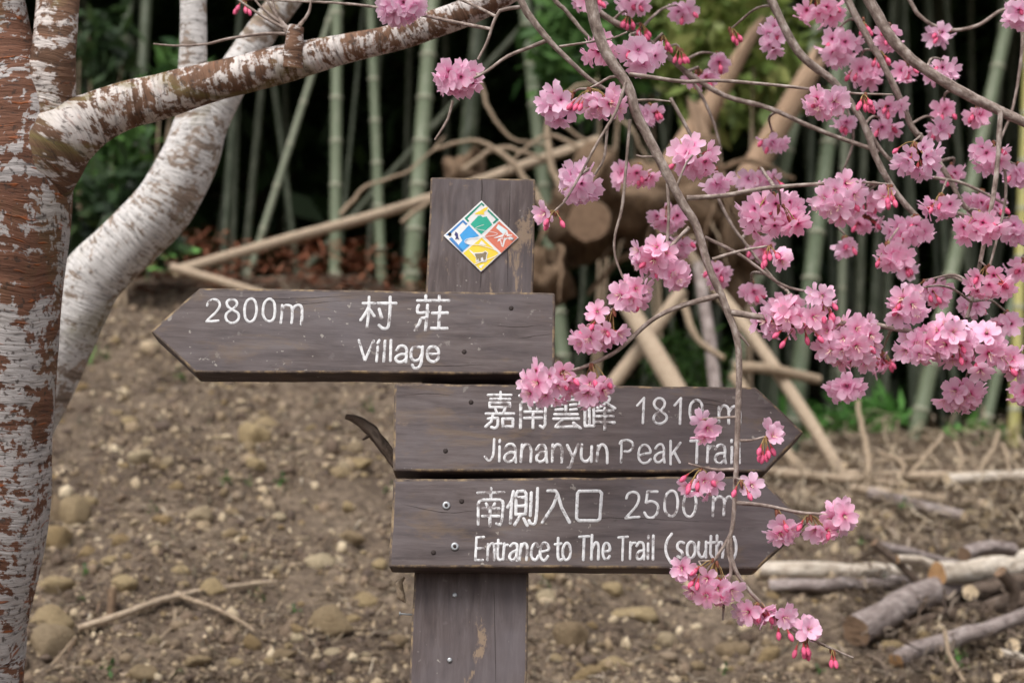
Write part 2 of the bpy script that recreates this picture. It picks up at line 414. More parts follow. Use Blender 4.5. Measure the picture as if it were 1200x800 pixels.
M['leaf_yellow'] = leafmat('yellow_green_leaf', [S(116, 128, 62)[:3], S(92, 112, 54)[:3], S(138, 140, 80)[:3]])
M['leaf_bright'] = leafmat('bright_leaf', [S(96, 150, 74)[:3], S(112, 168, 84)[:3]])
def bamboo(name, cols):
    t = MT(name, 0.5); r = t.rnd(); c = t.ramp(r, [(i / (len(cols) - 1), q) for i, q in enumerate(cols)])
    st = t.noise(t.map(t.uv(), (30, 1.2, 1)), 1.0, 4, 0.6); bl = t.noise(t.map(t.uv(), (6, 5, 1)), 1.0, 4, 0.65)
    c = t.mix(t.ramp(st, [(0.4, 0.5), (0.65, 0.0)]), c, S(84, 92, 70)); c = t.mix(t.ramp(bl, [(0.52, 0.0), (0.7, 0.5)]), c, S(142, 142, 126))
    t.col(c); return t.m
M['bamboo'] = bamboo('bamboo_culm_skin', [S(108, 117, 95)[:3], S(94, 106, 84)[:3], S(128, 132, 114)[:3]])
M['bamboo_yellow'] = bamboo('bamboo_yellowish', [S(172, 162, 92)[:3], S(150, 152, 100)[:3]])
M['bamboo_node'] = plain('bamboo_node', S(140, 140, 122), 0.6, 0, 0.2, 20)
M['bamboo_dim'] = bamboo('bamboo_shaded_skin', [S(48, 56, 42)[:3], S(60, 62, 48)[:3], S(40, 50, 37)[:3]])  # culm skin darkened to paint in the shade deep in the grove
M['dry_pole'] = twig_mat('dry_bamboo_skin', S(126, 108, 90)[:3], S(158, 140, 120)[:3], S(190, 174, 154)[:3])
def logmat(name, a, b, c3):
    t = MT(name, 0.9); u = t.uv()
    f = t.noise(t.map(u, (22, 14, 1)), 1.0, 6, 0.72, 0.8); g = t.noise(t.map(u, (60, 22, 1)), 1.0, 4, 0.6)
    c = t.ramp(f, [(0.28, a), (0.5, b), (0.7, c3)]); c = t.mix(t.ramp(g, [(0.3, 0.7), (0.45, 0.0)]), c, tuple(v * 0.4 for v in a) + (1,))
    t.col(c); t.bump(t.math('ADD', f, t.math('MULTIPLY', g, 0.6)), 0.9, 0.01); return t.m
M['log_grey'] = logmat('grey_log_bark', S(86, 74, 70)[:3], S(132, 120, 116)[:3], S(172, 162, 158)[:3])
M['log_dark'] = logmat('dark_log_bark', S(54, 44, 38)[:3], S(88, 74, 64)[:3], S(120, 106, 96)[:3])
M['log_pale'] = logmat('pale_log_bark', S(140, 126, 112)[:3], S(186, 174, 160)[:3], S(214, 206, 196)[:3])
def cutwood(name, c1, c2):
    t = MT(name, 0.85); rr = t.n('ShaderNodeTexWave', {'Vector': t.map(t.uv(), (1, 1, 1), (-.5, -.5, 0)), 'Scale': 7.0, 'Distortion': 1.5, 'Detail': 2.0}, wave_type='RINGS', rings_direction='Z')
    c = t.ramp(rr.outputs['Fac'], [(0.2, c1), (0.8, c2)]); c = t.mix(t.ramp(t.noise(t.geo(), 30.0, 4, .6), [(0.45, 0.0), (0.7, 0.6)]), c, tuple(v * .5 for v in c1) + (1,))
    t.col(c); return t.m
M['cut_tan'] = cutwood('cut_wood_tan', S(150, 112, 76)[:3], S(176, 140, 100)[:3])
M['cut_pale'] = cutwood('cut_wood_pale', S(196, 172, 140)[:3], S(214, 196, 168)[:3])
M['cut_dark'] = cutwood('cut_wood_dark', S(108, 86, 68)[:3], S(134, 110, 90)[:3])
def splinter():
    t = MT('splintered_timber', 0.85); g = t.noise(t.map(t.uv(), (70, 4, 1)), 1.0, 5, 0.65, .3)
    t.col(t.ramp(g, [(0.25, S(112, 86, 66)[:3]), (0.5, S(166, 138, 114)[:3]), (0.75, S(196, 172, 148)[:3])])); t.bump(g, 1.0, .02); return t.m
M['splinter'] = splinter()
M['root'] = logmat('earthy_roots', S(70, 54, 42)[:3], S(108, 88, 70)[:3], S(140, 118, 96)[:3])

# ================================================================== GROUND
def axis(parts):
    out = []
    for a, b, st in parts: out += list(np.arange(a, b, st))
    return np.array(out + [parts[-1][1]])
gx = axis([(-60, -12, 4), (-12, -5, 0.35), (-5, -3, 0.08), (-3, 4, 0.022), (4, 6, 0.08), (6, 12, 0.35), (12, 60, 4)])
gy = axis([(-60, -5, 5), (-5, 1.5, 0.5), (1.5, 2.6, 0.06), (2.6, 5.5, 0.018), (5.5, 9, 0.03), (9, 13, 0.05), (13, 20, 0.3), (20, 45, 1.0)])
XX, YY = np.meshgrid(gx, gy); ZZ = terrain(XX, YY)
nx, ny = len(gx), len(gy)
ii = (np.arange(ny - 1)[:, None] * nx + np.arange(nx - 1)[None, :]).ravel()
gm = bpy.data.meshes.new('ground')
vv = np.stack([XX.ravel(), YY.ravel(), ZZ.ravel()], 1).astype(np.float32)
ff = np.stack([ii, ii + 1, ii + 1 + nx, ii + nx], 1).astype(np.int32)
def fastmesh(me, vv, ff, mats):
    k = ff.shape[1]
    me.vertices.add(len(vv)); me.vertices.foreach_set('co', vv.astype(np.float32).ravel())
    me.loops.add(ff.size); me.loops.foreach_set('vertex_index', ff.astype(np.int32).ravel())
    me.polygons.add(len(ff)); me.polygons.foreach_set('loop_start', np.arange(0, ff.size, k, dtype=np.int32))
    try: me.polygons.foreach_set('loop_total', np.full(len(ff), k, np.int32))
    except Exception: pass
    for m in mats: me.materials.append(m)
    me.update(calc_edges=True); me.validate()
    return me
fastmesh(gm, vv, ff, [M['soil']]); gm.polygons.foreach_set('use_smooth', np.ones(len(gm.polygons), bool))
ground = obj('ground', gm); tag(ground, 'bare brown earth slope rising towards the bamboo grove', 'ground', kind='structure')

# stones set in the slope: parts of the ground
def ico(sub):
    bm = bmesh.new(); bmesh.ops.create_icosphere(bm, subdivisions=sub, radius=1.0)
    V = np.array([v.co[:] for v in bm.verts]); F = [tuple(v.index for v in f.verts) for f in bm.faces]; bm.free(); return V, F
I1, F1 = ico(1); I2, F2 = ico(2); I3, F3 = ico(3)
def rock_mesh(name, seed, V=I2, F=F2, mat=None, amp=0.28):
    r = random.Random(seed); out = []
    pl = [(Vector((r.uniform(-1, 1), r.uniform(-1, 1), r.uniform(-1, 1))).normalized(), r.uniform(0.55, 0.85)) for _ in range(7)]
    for v in V:
        q = Vector(v); q = q * (1 + amp * mnoise.noise(q * 1.3 + Vector((seed * 5.1, 0, 0))) + amp * .35 * mnoise.noise(q * 3.2 + Vector((0, seed * 2.3, 0))))
        for nrm, dd in pl:
            e = q.dot(nrm) - dd
            if e > 0: q = q - nrm * e * 0.85
        out.append(q[:])
    return mesh(name, out, F, mat or M['stone'], smooth_=True)
ROCKS = [rock_mesh('stone_mesh', i) for i in range(9)]
BIGROCKS = [rock_mesh('rock_mesh', 40 + i, I3, F3) for i in range(5)]
def hidden(px, py):          # behind the sign, the post or the near trunk
    return (455 < px < 945 and 440 < py < 668) or (478 < px < 618 and py > 660) or (px < 35 and py > 300) or (px < 60 and py < 620)
specials = [  # px, py, width px, height px
    (60, 632, 40, 40), (88, 603, 34, 38), (66, 600, 16, 40), (62, 690, 46, 26), (62, 735, 40, 44), (60, 755, 52, 40), (100, 650, 22, 18), (300, 512, 34, 28), (312, 500, 26, 22),
    (375, 662, 34, 22), (388, 732, 44, 34), (740, 722, 52, 24), (715, 690, 26, 20), (782, 752, 26, 18), (655, 600, 34, 22), (668, 745, 36, 30), (232, 606, 30, 26), (190, 610, 22, 16), (410, 632, 34, 20),
    (1010, 690, 30, 22), (860, 765, 34, 26), (690, 790, 40, 22), (430, 705, 26, 18), (250, 690, 26, 20), (105, 590, 18, 14), (170, 790, 30, 16), (230, 775, 34, 16), (330, 770, 30, 18), (345, 740, 26, 18), (128, 657, 16, 10),
    (165, 535, 26, 16), (180, 545, 22, 14), (420, 545, 30, 16), (400, 555, 24, 14), (720, 780, 30, 18), (1045, 760, 24, 18), (900, 770, 30, 20), (640, 700, 24, 16), (300, 545, 22, 14)]
pts = [(a, b, c, d) for a, b, c, d in specials]
while len(pts) < 290:
    a, b = random.uniform(50, 1200), random.uniform(345, 800)
    if a > 820 and b < 560: continue
    if hidden(a, b) or (640 < a < 880 and b < 460): continue
    wd = 9 + 14 * random.random() ** 2.2
    if b < 450: wd *= 0.75
    pts.append((a, b, wd, wd * random.uniform(0.5, 0.85)))
pa = np.array(pts); sx, sy, sz, ok = ghit(pa[:, 0], pa[:, 1])
for i in range(len(pts)):
    if not ok[i]: continue
    px_m = sy[i] / FPX / math.cos(PITCH)
    big = i < len(specials)
    o = obj('stone', random.choice(BIGROCKS if big else ROCKS), ground, (sx[i], sy[i], sz[i]))
    ww, hh = pts[i][2] * px_m / 2, pts[i][3] * px_m / 2
    k = 1.22
    o.scale = (ww * k, ww * k * random.uniform(.7, 1.0), hh * k)
    o.rotation_euler = (random.uniform(-.35, .35), random.uniform(-.35, .35), random.uniform(0, 6.28) if not big else random.uniform(-.4, .4))
# the round pale stone that stands out
q = G(143, 690); o = obj('rock', rock_mesh('round_rock', 77, I3, F3, amp=0.1), None, q + Vector((0, 0.01, 0.012)))
o.scale = (0.037, 0.034, 0.027); tag(o, 'smooth round pale stone beside the fallen forked stick', 'stone')

def scatter_px(n, bias=None):
    a = RNG.uniform(-60, 1260, n); b = 340 + 480 * RNG.random(n)
    keep = (fbm(a / 60.0, b / 34.0, 1.0, 3) + RNG.uniform(-.3, .45, n) > -.15) & ~((a > 860) & (b < 505)) & ~((a > 640) & (a < 880) & (b < 420))
    return a[keep], b[keep]
def gravel(n, smin, smax, name, mat, label):
    a, b = scatter_px(n); x, y, z, ok = ghit(a, b); x, y, z = x[ok], y[ok], z[ok]; n = len(x)
    s = (smin + (smax - smin) * RNG.random(n) ** 2.5) * y / FPX / 2
    V0 = I1[:12] if len(I1) > 12 else I1
    bm = bmesh.new(); bmesh.ops.create_icosphere(bm, subdivisions=1, radius=1.0); V0 = np.array([v.co[:] for v in bm.verts]); F0 = np.array([[v.index for v in f.verts] for f in bm.faces]); bm.free()
    th = RNG.uniform(0, 6.28, n); k = RNG.uniform(0.45, 1.35, (n, 3)) * s[:, None]
    VV = V0[None] * (1 + RNG.uniform(-.42, .25, (n, len(V0), 1))) * k[:, None, :]
    c, sn = np.cos(th)[:, None], np.sin(th)[:, None]
    X = VV[..., 0] * c - VV[..., 1] * sn + x[:, None]; Y = VV[..., 0] * sn + VV[..., 1] * c + y[:, None]; Z = VV[..., 2] + z[:, None] + 0.1 * s[:, None]
    FF = (F0[None] + (np.arange(n) * len(V0))[:, None, None]).reshape(-1, 3)
    me = fastmesh(bpy.data.meshes.new(name), np.stack([X, Y, Z], -1).reshape(-1, 3), FF, [mat])
    o = obj(name, me); tag(o, label, 'gravel', kind='stuff'); return o
gravel(30000, 2.5, 9, 'gravel', M['gravel'], 'loose gravel strewn over the earth slope')
gravel(4600, 7, 22, 'earth_clods', M['gravel'], 'earth clods and small stones strewn over the slope')
def litter(n, name, mat, label, lens=(5, 30), area=None, lift=(0.0, 0.012), wid=(1.0, 2.6)):
    if area is None: a, b = scatter_px(n)
    else:
        a = RNG.uniform(area[0], area[2], n); b = RNG.uniform(area[1], area[3], n)
    x, y, z, ok = ghit(a, b); x, y, z = x[ok], y[ok], z[ok]; n = len(x)
    L = RNG.uniform(lens[0], lens[1], n) * y / FPX; W = RNG.uniform(wid[0], wid[1], n) * y / FPX
    th = RNG.uniform(0, 6.28, n); el = RNG.normal(0.12, 0.25, n); zz = z + RNG.uniform(lift[0], lift[1], n) * y / 3
    d = np.stack([np.cos(th) * np.cos(el), np.sin(th) * np.cos(el), np.sin(el) + 0.35 * np.sin(th)], 1); s_ = np.stack([-np.sin(th), np.cos(th), RNG.uniform(-.6, .6, n)], 1)
    c = np.stack([x, y, zz], 1); bend = RNG.uniform(-.2, .3, n)[:, None] * L[:, None] * np.array([[0, 0, 1]])
    p0 = c - d * L[:, None] / 2; p2 = c + d * L[:, None] / 2; p1 = c + bend * .6
    w_ = s_ * W[:, None] / 2
    V = np.stack([p0 - w_ * .6, p0 + w_ * .6, p1 - w_, p1 + w_, p2 - w_ * .4, p2 + w_ * .4], 1).reshape(-1, 3)
    F = (np.array([[0, 1, 3, 2], [2, 3, 5, 4]])[None] + (np.arange(n) * 6)[:, None, None]).reshape(-1, 4)
    o = obj(name, fastmesh(bpy.data.meshes.new(name), V, F, [mat])); tag(o, label, 'litter', kind='stuff'); return o
litter(13000, 'dry_litter', M['litter'], 'dry leaf and straw litter scattered over the slope')
litter(1700, 'brushwood_litter', M['straw'], 'pale dry brushwood strewn below the bamboo at right', (12, 64), (850, 505, 1230, 640), (0.0, 0.045), (1.0, 2.6))
litter(900, 'woody_litter', M['woody'], 'dark twigs and bark bits under the log pile', (8, 46), (985, 640, 1230, 815), (0.0, 0.05), (1.5, 5))
litter(2600, 'dry_fern_litter', M['red_litter'], 'reddish dry fern litter along the top of the slope', (6, 30), (150, 308, 660, 350), (0.0, 0.09), (1.5, 5))

# ================================================================== SIGNPOST
P_bot = P(548, 800, 1.96); P_top = P(566, 207, 1.96 * 1.11)
E = (P_top - P_bot).normalized()
EX = (RT - E * RT.dot(E)).normalized(); NN = EX.cross(E).normalized()
O = P_bot.copy(); 
while O.z > gz(O.x, O.y) - 0.05: O -= E * 0.02
def uv(px, py, off):         # a photograph pixel on the plane 'off' metres in front of the post's face, in the sign's own frame
    d = ray(px, py); t = ((O + NN * off) - C0).dot(NN) / d.dot(NN)
    h = C0 + d * t - O
    return h.dot(EX), h.dot(E)
sm = Matrix((( EX.x, -NN.x, E.x, O.x), (EX.y, -NN.y, E.y, O.y), (EX.z, -NN.z, E.z, O.z), (0, 0, 0, 1)))
sign = empty('signpost', mtx=sm)
tag(sign, 'dark wooden trail signpost with three arrow boards and a coloured emblem', 'signpost')
def prism(name, poly, y0, y1, mat, bevel, parent, wobble=0.0005, seed=1, jit_step=0.02, edge=None):
    r = random.Random(seed); pts = []
    for i in range(len(poly)):
        a = np.array(poly[i]); b = np.array(poly[(i + 1) % len(poly)]); L = np.linalg.norm(b - a); n = max(1, int(L / jit_step))
        nrm = np.array([-(b - a)[1], (b - a)[0]]) / L
        for k in range(n):
            q = a + (b - a) * k / n
            if k: q = q + nrm * wobble * mnoise.noise(Vector((q[0] * 22, q[1] * 22, seed))) * 2.2
            pts.append(q)
    bm = bmesh.new()
    f0 = [bm.verts.new((p[0], y0, p[1])) for p in pts]; f1 = [bm.verts.new((p[0], y1, p[1])) for p in pts]
    n = len(pts)
    ff = bm.faces.new(f0); fb = bm.faces.new(list(reversed(f1)))
    for i in range(n): bm.faces.new((f0[(i + 1) % n], f0[i], f1[i], f1[(i + 1) % n]))
    bmesh.ops.recalc_face_normals(bm, faces=bm.faces)
    if bevel:
        ed = set(ff.edges) | set(fb.edges)
        cset = [e for e in bm.edges if len(e.link_faces) == 2 and e.calc_face_angle(0) > 0.35]
        rb = bmesh.ops.bevel(bm, geom=cset, offset=bevel, segments=3, profile=0.6, affect='EDGES', clamp_overlap=True)
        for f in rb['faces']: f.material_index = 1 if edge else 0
    me = bpy.data.meshes.new(name); bm.to_mesh(me); bm.free(); me.materials.append(mat)
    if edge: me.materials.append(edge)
    o = obj(name, me, parent)
    for p_ in me.polygons: p_.use_smooth = False
    return o
def plane_poly(pix, off): return [uv(a, b, off) for a, b in pix]
BO = 0.046
pl_ = [uv(504.5, 207.5, 0), uv(627.5, 209.5, 0), uv(617, 800, 0), uv(479.5, 800, 0)]
zb = 0.0
# post, from the ground to the top
def lerp_to(a, b, z): t = (z - a[1]) / (b[1] - a[1]); return (a[0] + (b[0] - a[0]) * t, z)
pb_l = lerp_to(pl_[0], pl_[3], -0.25); pb_r = lerp_to(pl_[1], pl_[2], -0.25)
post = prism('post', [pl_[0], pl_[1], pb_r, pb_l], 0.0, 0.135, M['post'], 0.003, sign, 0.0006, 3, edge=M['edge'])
boards_px = [
    ([(176, 388), (234, 337), (650.5, 343), (650, 438.5), (228, 436.5)], 'top board with a point to the left reading Village 2800m'),
    ([(462, 449), (886, 453), (942, 506), (897, 553), (460.5, 552)], 'middle board with a point to the right reading Jiananyun Peak Trail 1810 m'),
    ([(460.5, 561), (889, 557), (946, 613), (888, 667), (455.5, 664)], 'lowest board with a point to the right reading Entrance to The Trail (south) 2500 m')]
boards = []
for i, (pp, lb) in enumerate(boards_px):
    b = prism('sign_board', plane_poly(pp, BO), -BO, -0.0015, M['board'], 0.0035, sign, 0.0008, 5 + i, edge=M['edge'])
    b['label'] = lb; boards.append(b)

# routed, painted strokes traced as polylines
def stroke(mb, poly, off, hw, k):
    p = [np.array(q) for q in poly]
    seg = [p[0]]
    for a, b in zip(p[:-1], p[1:]):
        L = np.linalg.norm(b - a); n = max(1, int(L / 0.0016))
        for i in range(1, n + 1): seg.append(a + (b - a) * i / n)
    seg = np.array(seg); T = np.gradient(seg, axis=0); T /= np.linalg.norm(T, axis=1)[:, None] + 1e-9
    N_ = np.stack([-T[:, 1], T[:, 0]], 1)
    lift = 0.0002 + k * 0.00002
    V, F = [], []
    def ring(c, nrm, w_, h):
        for s, hh in ((-1, 0), (-.6, .8), (0, 1), (.6, .8), (1, 0)):
            V.append((c[0] + nrm[0] * w_ * s, -off - (lift - 0.0004) - h * hh, c[1] + nrm[1] * w_ * s))
    caps = [(-0.95, .3), (-.7, .71), (-.35, .93)]
    for d, w_ in caps: ring(seg[0] + T[0] * hw * d, N_[0], hw * w_, 0.0007 * w_)
    for i, (c, nr) in enumerate(zip(seg, N_)):
        j = 1 + 0.16 * mnoise.noise(Vector((c[0] * 260, c[1] * 260, k)))
        ring(c, nr, hw * j, 0.0007)
    for d, w_ in reversed(caps): ring(seg[-1] - T[-1] * hw * d, N_[-1], hw * w_, 0.0007 * w_)
    n = len(V) // 5
    for i in range(n - 1):
        for s in range(4):
            a = i * 5 + s; F.append((a, a + 5, a + 6, a + 1))
    mb.add(V, F)
def letters(name, parent, strokes, x0, y0, sc, hw_px=2.2, label=None):
    mb = MB()
    for k, st in enumerate(strokes):
        lin = st[0] == 'L'; pts = st[1:] if lin else st
        pts = [(x0 + a / sc, y0 + b / sc) for a, b in pts]
        if len(pts) > 3 and not lin:
            cl = (abs(pts[0][0] - pts[-1][0]) + abs(pts[0][1] - pts[-1][1])) < 0.5
            if cl: pp = [pts[-2]] + pts + [pts[1]]
            c, _ = catmull([(a, b, 0) for a, b in (pp if cl else pts)], [1] * (len(pp) if cl else len(pts)), 1.0)
            if cl:
                i0 = min(range(len(c) // 3), key=lambda i: abs(c[i][0] - pts[0][0]) + abs(c[i][1] - pts[0][1]))
                i1 = max(range(len(c) * 2 // 3, len(c)), key=lambda i: -(abs(c[i][0] - pts[-1][0]) + abs(c[i][1] - pts[-1][1])))
                c = c[i0:i1 + 1]
            pts = [(q[0], q[1]) for q in c]
        loc = [uv(a, b, BO) for a, b in pts]
        px = 1.0 / (uv(601, 500, BO)[0] - uv(600, 500, BO)[0])
        stroke(mb, loc, BO, hw_px * 0.87 / px, k)
    o = obj(name, mb.me(name, M['paint']), parent)
    if label: o['label'] = label
    return o
A8 = [
 [(110,195),(125,160),(160,138),(205,140),(235,175),(230,215),(190,270),(130,325),(105,355)], [(105,355),(160,355),(220,348)],
 [(355,235),(315,200),(308,160),(340,138),(380,138),(408,165),(400,200),(355,240),(310,270),(295,310),(315,355),(360,372),(405,355),(428,315),(415,270),(355,235)],
 [(550,128),(510,150),(488,210),(487,290),(505,340),(540,360),(580,335),(605,260),(600,180),(580,140),(550,128)],
 [(735,130),(695,155),(673,215),(672,290),(700,340),(740,355),(775,330),(790,260),(785,180),(765,145),(735,130)],
 [(862,195),(860,280),(848,370)], [(862,240),(890,200),(930,195),(958,215),(965,290),(957,370)], [(965,240),(990,205),(1030,190),(1058,215),(1062,300),(1055,385)]]
letters('lettering', boards[0], A8, 230, 335, 8.571, 2.0, 'painted distance 2800m')
B1 = [[(125,122),(230,122)],[(180,65),(178,200),(160,350)],[(172,165),(140,225),(102,278)],[(185,180),(228,240)],[(262,122),(432,122)],
 [(378,65),(375,200),(362,330),(340,358),(305,355),(275,328)],[(275,178),(300,262)],
 [(635,97),(930,97)],[(712,52),(712,100)],[(838,55),(838,100)],[(645,142),(633,170),(636,206),(660,212),(735,205)],[(728,140),(722,250),(708,375)],[(722,258),(672,262),(650,310),(612,375)],
 [(775,215),(915,212)],[(845,155),(832,350)],[(765,357),(910,357)]]
letters('lettering', boards[0], B1[:7], 410, 340, 8, 2.3, 'painted Chinese character, first of two above Village')
letters('lettering', boards[0], B1[7:], 410, 340, 8, 2.3, 'painted Chinese character, second of two above Village')
B2 = [[(85,470),(140,658)],[(140,658),(222,475)],[(262,495),(275,470)],[(262,530),(250,665)],[(330,475),(317,665)],[(385,470),(380,660)],
 [(440,560),(465,525),(505,522),(530,550),(530,610),(525,672)],[(530,600),(480,600),(440,620),(430,650),(460,672),(500,665),(528,640)],
 [(675,540),(640,530),(590,540),(572,590),(580,640),(610,660),(650,645),(670,610)],[(682,530),(675,620),(665,690),(640,725),(605,728),(585,700)],
 [(728,595),(780,600),(830,595),(825,555),(795,530),(750,535),(728,575),(728,620),(745,655),(785,670),(820,650),(830,625)]]
letters('lettering', boards[0], B2, 410, 340, 8, 2.1, 'painted word Village')
C1 = [[(85,88),(275,88)],[(188,65),(188,125)],[(105,122),(265,122)],['L',(97,153),(265,153),(265,190),(97,190),(97,153)],[(145,203),(156,235)],[(225,203),(212,235)],[(68,243),(298,243)],
 [(85,285),(165,278)],[(165,278),(163,340),(140,362),(112,355)],[(125,250),(110,310),(65,350)],['L',(205,285),(290,285),(290,350),(205,350),(205,285)],
 [(345,95),(560,95)],[(450,75),(450,140)],['L',(352,360),(355,165),(368,148),(545,148),(560,165),(556,335),(540,360),(515,345)],[(420,172),(435,205)],[(510,172),(490,205)],[(385,228),(530,228)],[(385,280),(530,278)],[(458,228),(455,362)],
 [(630,95),(820,95)],['L',(615,185),(620,142),(635,130),(832,130),(845,142),(840,185)],[(728,95),(728,225)],[(650,172),(700,168)],[(645,212),(700,208)],[(765,172),(815,168)],[(765,212),(815,208)],[(635,250),(825,250)],[(625,287),(835,285)],[(700,292),(640,355),(820,350)],[(790,320),(850,365)],
 [(887,165),(885,335),(905,348)],[(888,347),(962,345)],[(921,115),(922,340)],[(957,160),(962,340)],[(1028,95),(985,150)],[(1010,108),(1090,112),(1060,160),(990,197)],[(1028,128),(1085,172),(1135,200)],[(985,222),(1120,220)],[(978,268),(1120,268)],[(980,316),(1130,318)],[(1050,200),(1050,378)]]
letters('lettering', boards[1], C1, 560, 450, 7.0588, 2.0, 'four painted Chinese characters of the peak name')
C2 = [[(135,455),(130,560),(115,610),(90,630),(60,600)],[(182,462),(180,478)],[(180,515),(177,635)],
 [(225,535),(245,500),(285,495),(310,530),(310,600),(315,645)],[(310,570),(270,560),(230,585),(220,615),(245,640),(285,630),(308,600)],
 [(365,500),(355,640)],[(365,540),(390,500),(425,505),(440,550),(437,640)],
 [(485,540),(510,505),(545,505),(565,540),(565,600),(572,645)],[(563,560),(520,565),(488,595),(490,630),(520,640),(550,625),(563,600)],
 [(620,500),(615,640)],[(620,540),(650,500),(685,510),(697,560),(692,645)],[(740,505),(785,600)],[(830,500),(790,600),(765,680),(745,690)],
 [(860,500),(855,590),(870,630),(905,635),(935,600)],[(942,515),(938,640)],[(995,510),(985,635)],[(993,545),(1020,500),(1055,515),(1070,570),(1070,650)]]
letters('lettering', boards[1], C2, 560, 450, 7.0588, 1.95, 'painted word Jiananyun')
D1 = [[(190,175),(245,115)],[(245,115),(235,320)],[(378,220),(340,190),(328,155),(350,122),(385,118),(415,145),(410,185),(378,220),(335,255),(325,290),(345,320),(385,325),(425,300),(432,265),(405,235),(378,220)],[(498,175),(550,118)],[(550,118),(542,325)],
 [(680,130),(640,155),(625,200),(630,270),(655,315),(690,310),(720,270),(728,200),(715,150),(680,130)],[(865,190),(865,315)],[(865,230),(895,180),(930,185),(945,220),(945,325)],[(948,230),(975,190),(1010,185),(1035,215),(1040,320)]]
letters('lettering', boards[1], D1, 720, 450, 7.0588, 1.95, 'painted distance 1810 m')
D2 = [[(60,480),(55,645)],[(45,490),(60,468),(110,462),(150,485),(150,525),(120,555),(85,555)],
 [(205,590),(250,575),(298,565),(285,520),(250,500),(215,520),(200,570),(205,620),(235,650),(275,645),(300,620)],
 [(340,530),(365,500),(395,500),(410,540),(408,600),(415,645)],[(408,560),(365,570),(335,600),(340,635),(370,645),(405,620)],[(465,470),(465,660)],[(545,485),(475,580)],[(495,560),(540,645)],
 [(630,470),(740,465)],[(685,470),(680,650)],[(775,510),(768,645)],[(772,545),(795,515),(825,515)],[(835,540),(860,505),(900,505),(915,545),(912,610),(922,650)],[(912,570),(860,575),(835,605),(840,640),(875,655),(910,625)],[(970,463),(968,478)],[(972,520),(970,655)],[(1030,470),(1035,650)]]
letters('lettering', boards[1], D2, 720, 450, 7.0588, 1.85, 'painted words Peak Trail')
E1 = [[(105,85),(320,82)],[(215,50),(213,135)],['L',(108,345),(108,175),(122,150),(150,142),(290,142),(310,153),(316,185),(305,310),(290,350),(260,340)],[(175,175),(190,205)],[(245,175),(230,205)],[(145,215),(280,215)],[(145,278),(280,278)],[(208,210),(205,358)],
 [(400,75),(385,150),(352,205)],[(385,170),(375,335)],['L',(420,265),(422,95),(436,73),(490,70),(505,92),(505,180),(500,262),(420,265)],[(435,125),(500,122)],[(435,195),(500,192)],[(455,275),(410,350)],[(485,300),(515,355)],[(548,85),(540,275)],[(600,50),(595,200),(583,320),(565,345),(540,335),(530,315)],
 ['L',(685,70),(748,68),(765,95),(730,190),(640,330)],[(765,95),(800,210),(865,330)],['L',(945,72),(1112,70),(1130,90),(1115,300),(1095,315),(940,315),(922,295),(930,90),(945,72)]]
letters('lettering', boards[2], E1, 545, 565, 7.0588, 2.1, 'four painted Chinese characters of the south entrance')
E2 = [[(155,450),(95,455)],[(95,455),(85,640)],[(85,640),(145,640)],[(95,545),(150,545)],[(190,510),(185,640)],[(188,545),(215,505),(240,520),(240,640)],[(275,475),(270,610),(285,640),(300,635)],[(250,510),(300,505)],[(325,505),(315,635)],[(320,540),(335,515),(352,515)],
 [(375,525),(395,505),(425,510),(432,550),(425,600),(430,645)],[(425,560),(385,580),(368,610),(375,635),(400,640),(425,610)],[(465,510),(450,640)],[(460,545),(485,505),(512,520),(512,580),(508,640)],[(605,530),(590,505),(565,515),(550,560),(548,605),(565,635),(590,635),(605,605)],
 [(625,575),(690,555),(680,510),(650,500),(628,530),(620,580),(630,625),(655,645),(685,610)],[(770,460),(768,600),(780,640),(800,635)],[(745,512),(795,505)],[(840,500),(815,530),(808,590),(820,630),(840,640),(865,615),(872,560),(862,515),(840,500)],
 [(945,450),(1025,445)],[(985,450),(978,640)],[(1050,435),(1045,635)],[(1048,560),(1075,500),(1098,505),(1105,560),(1102,635)],[(1140,575),(1195,560),(1190,515),(1165,500),(1145,530),(1140,590),(1155,630),(1180,630),(1195,610)]]
letters('lettering', boards[2], E2, 545, 565, 7.0588, 1.85, 'painted words Entrance to The')
F1_ = [[(205,130),(220,95),(260,78),(300,95),(308,140),(285,195),(230,260),(198,293)],[(198,293),(310,285)],[(460,75),(380,75)],[(380,75),(368,165)],[(368,165),(410,155),(450,170),(468,205),(455,260),(420,290),(380,285),(355,250)],
 [(580,68),(540,95),(523,160),(525,230),(555,270),(590,275),(620,235),(630,160),(615,90),(580,68)],[(735,75),(695,105),(678,170),(682,240),(705,275),(740,280),(770,240),(782,170),(770,105),(735,75)],[(925,120),(920,275)],[(925,160),(960,120),(1000,125),(1015,160),(1010,270)],[(1015,165),(1045,120),(1085,130),(1100,165),(1095,280)]]
letters('lettering', boards[2], F1_, 705, 565, 7.0588, 1.95, 'painted distance 2500 m')
F2_ = [[(140,455),(215,448)],[(178,455),(172,640)],[(238,495),(235,630)],[(237,530),(255,500),(278,498)],[(290,525),(310,495),(340,500),(350,540),(350,635)],[(348,560),(310,570),(292,600),(298,630),(325,632),(348,600)],[(388,443),(386,458)],[(385,505),(383,630)],[(428,440),(425,635)],
 [(580,425),(545,475),(530,540),(540,600),(575,665)],[(680,500),(655,490),(630,510),(630,545),(660,570),(670,595),(655,620),(630,610)],[(740,490),(712,520),(708,580),(725,620),(750,620),(772,580),(770,515),(740,490)],[(805,495),(800,570),(820,615),(845,610),(860,570)],[(865,490),(862,620)],
 [(905,445),(900,590),(920,625)],[(885,500),(935,495)],[(955,440),(950,620)],[(952,540),(975,495),(1000,505),(1005,560),(1000,620)],[(1095,450),(1112,510),(1110,580),(1085,640),(1070,650)]]
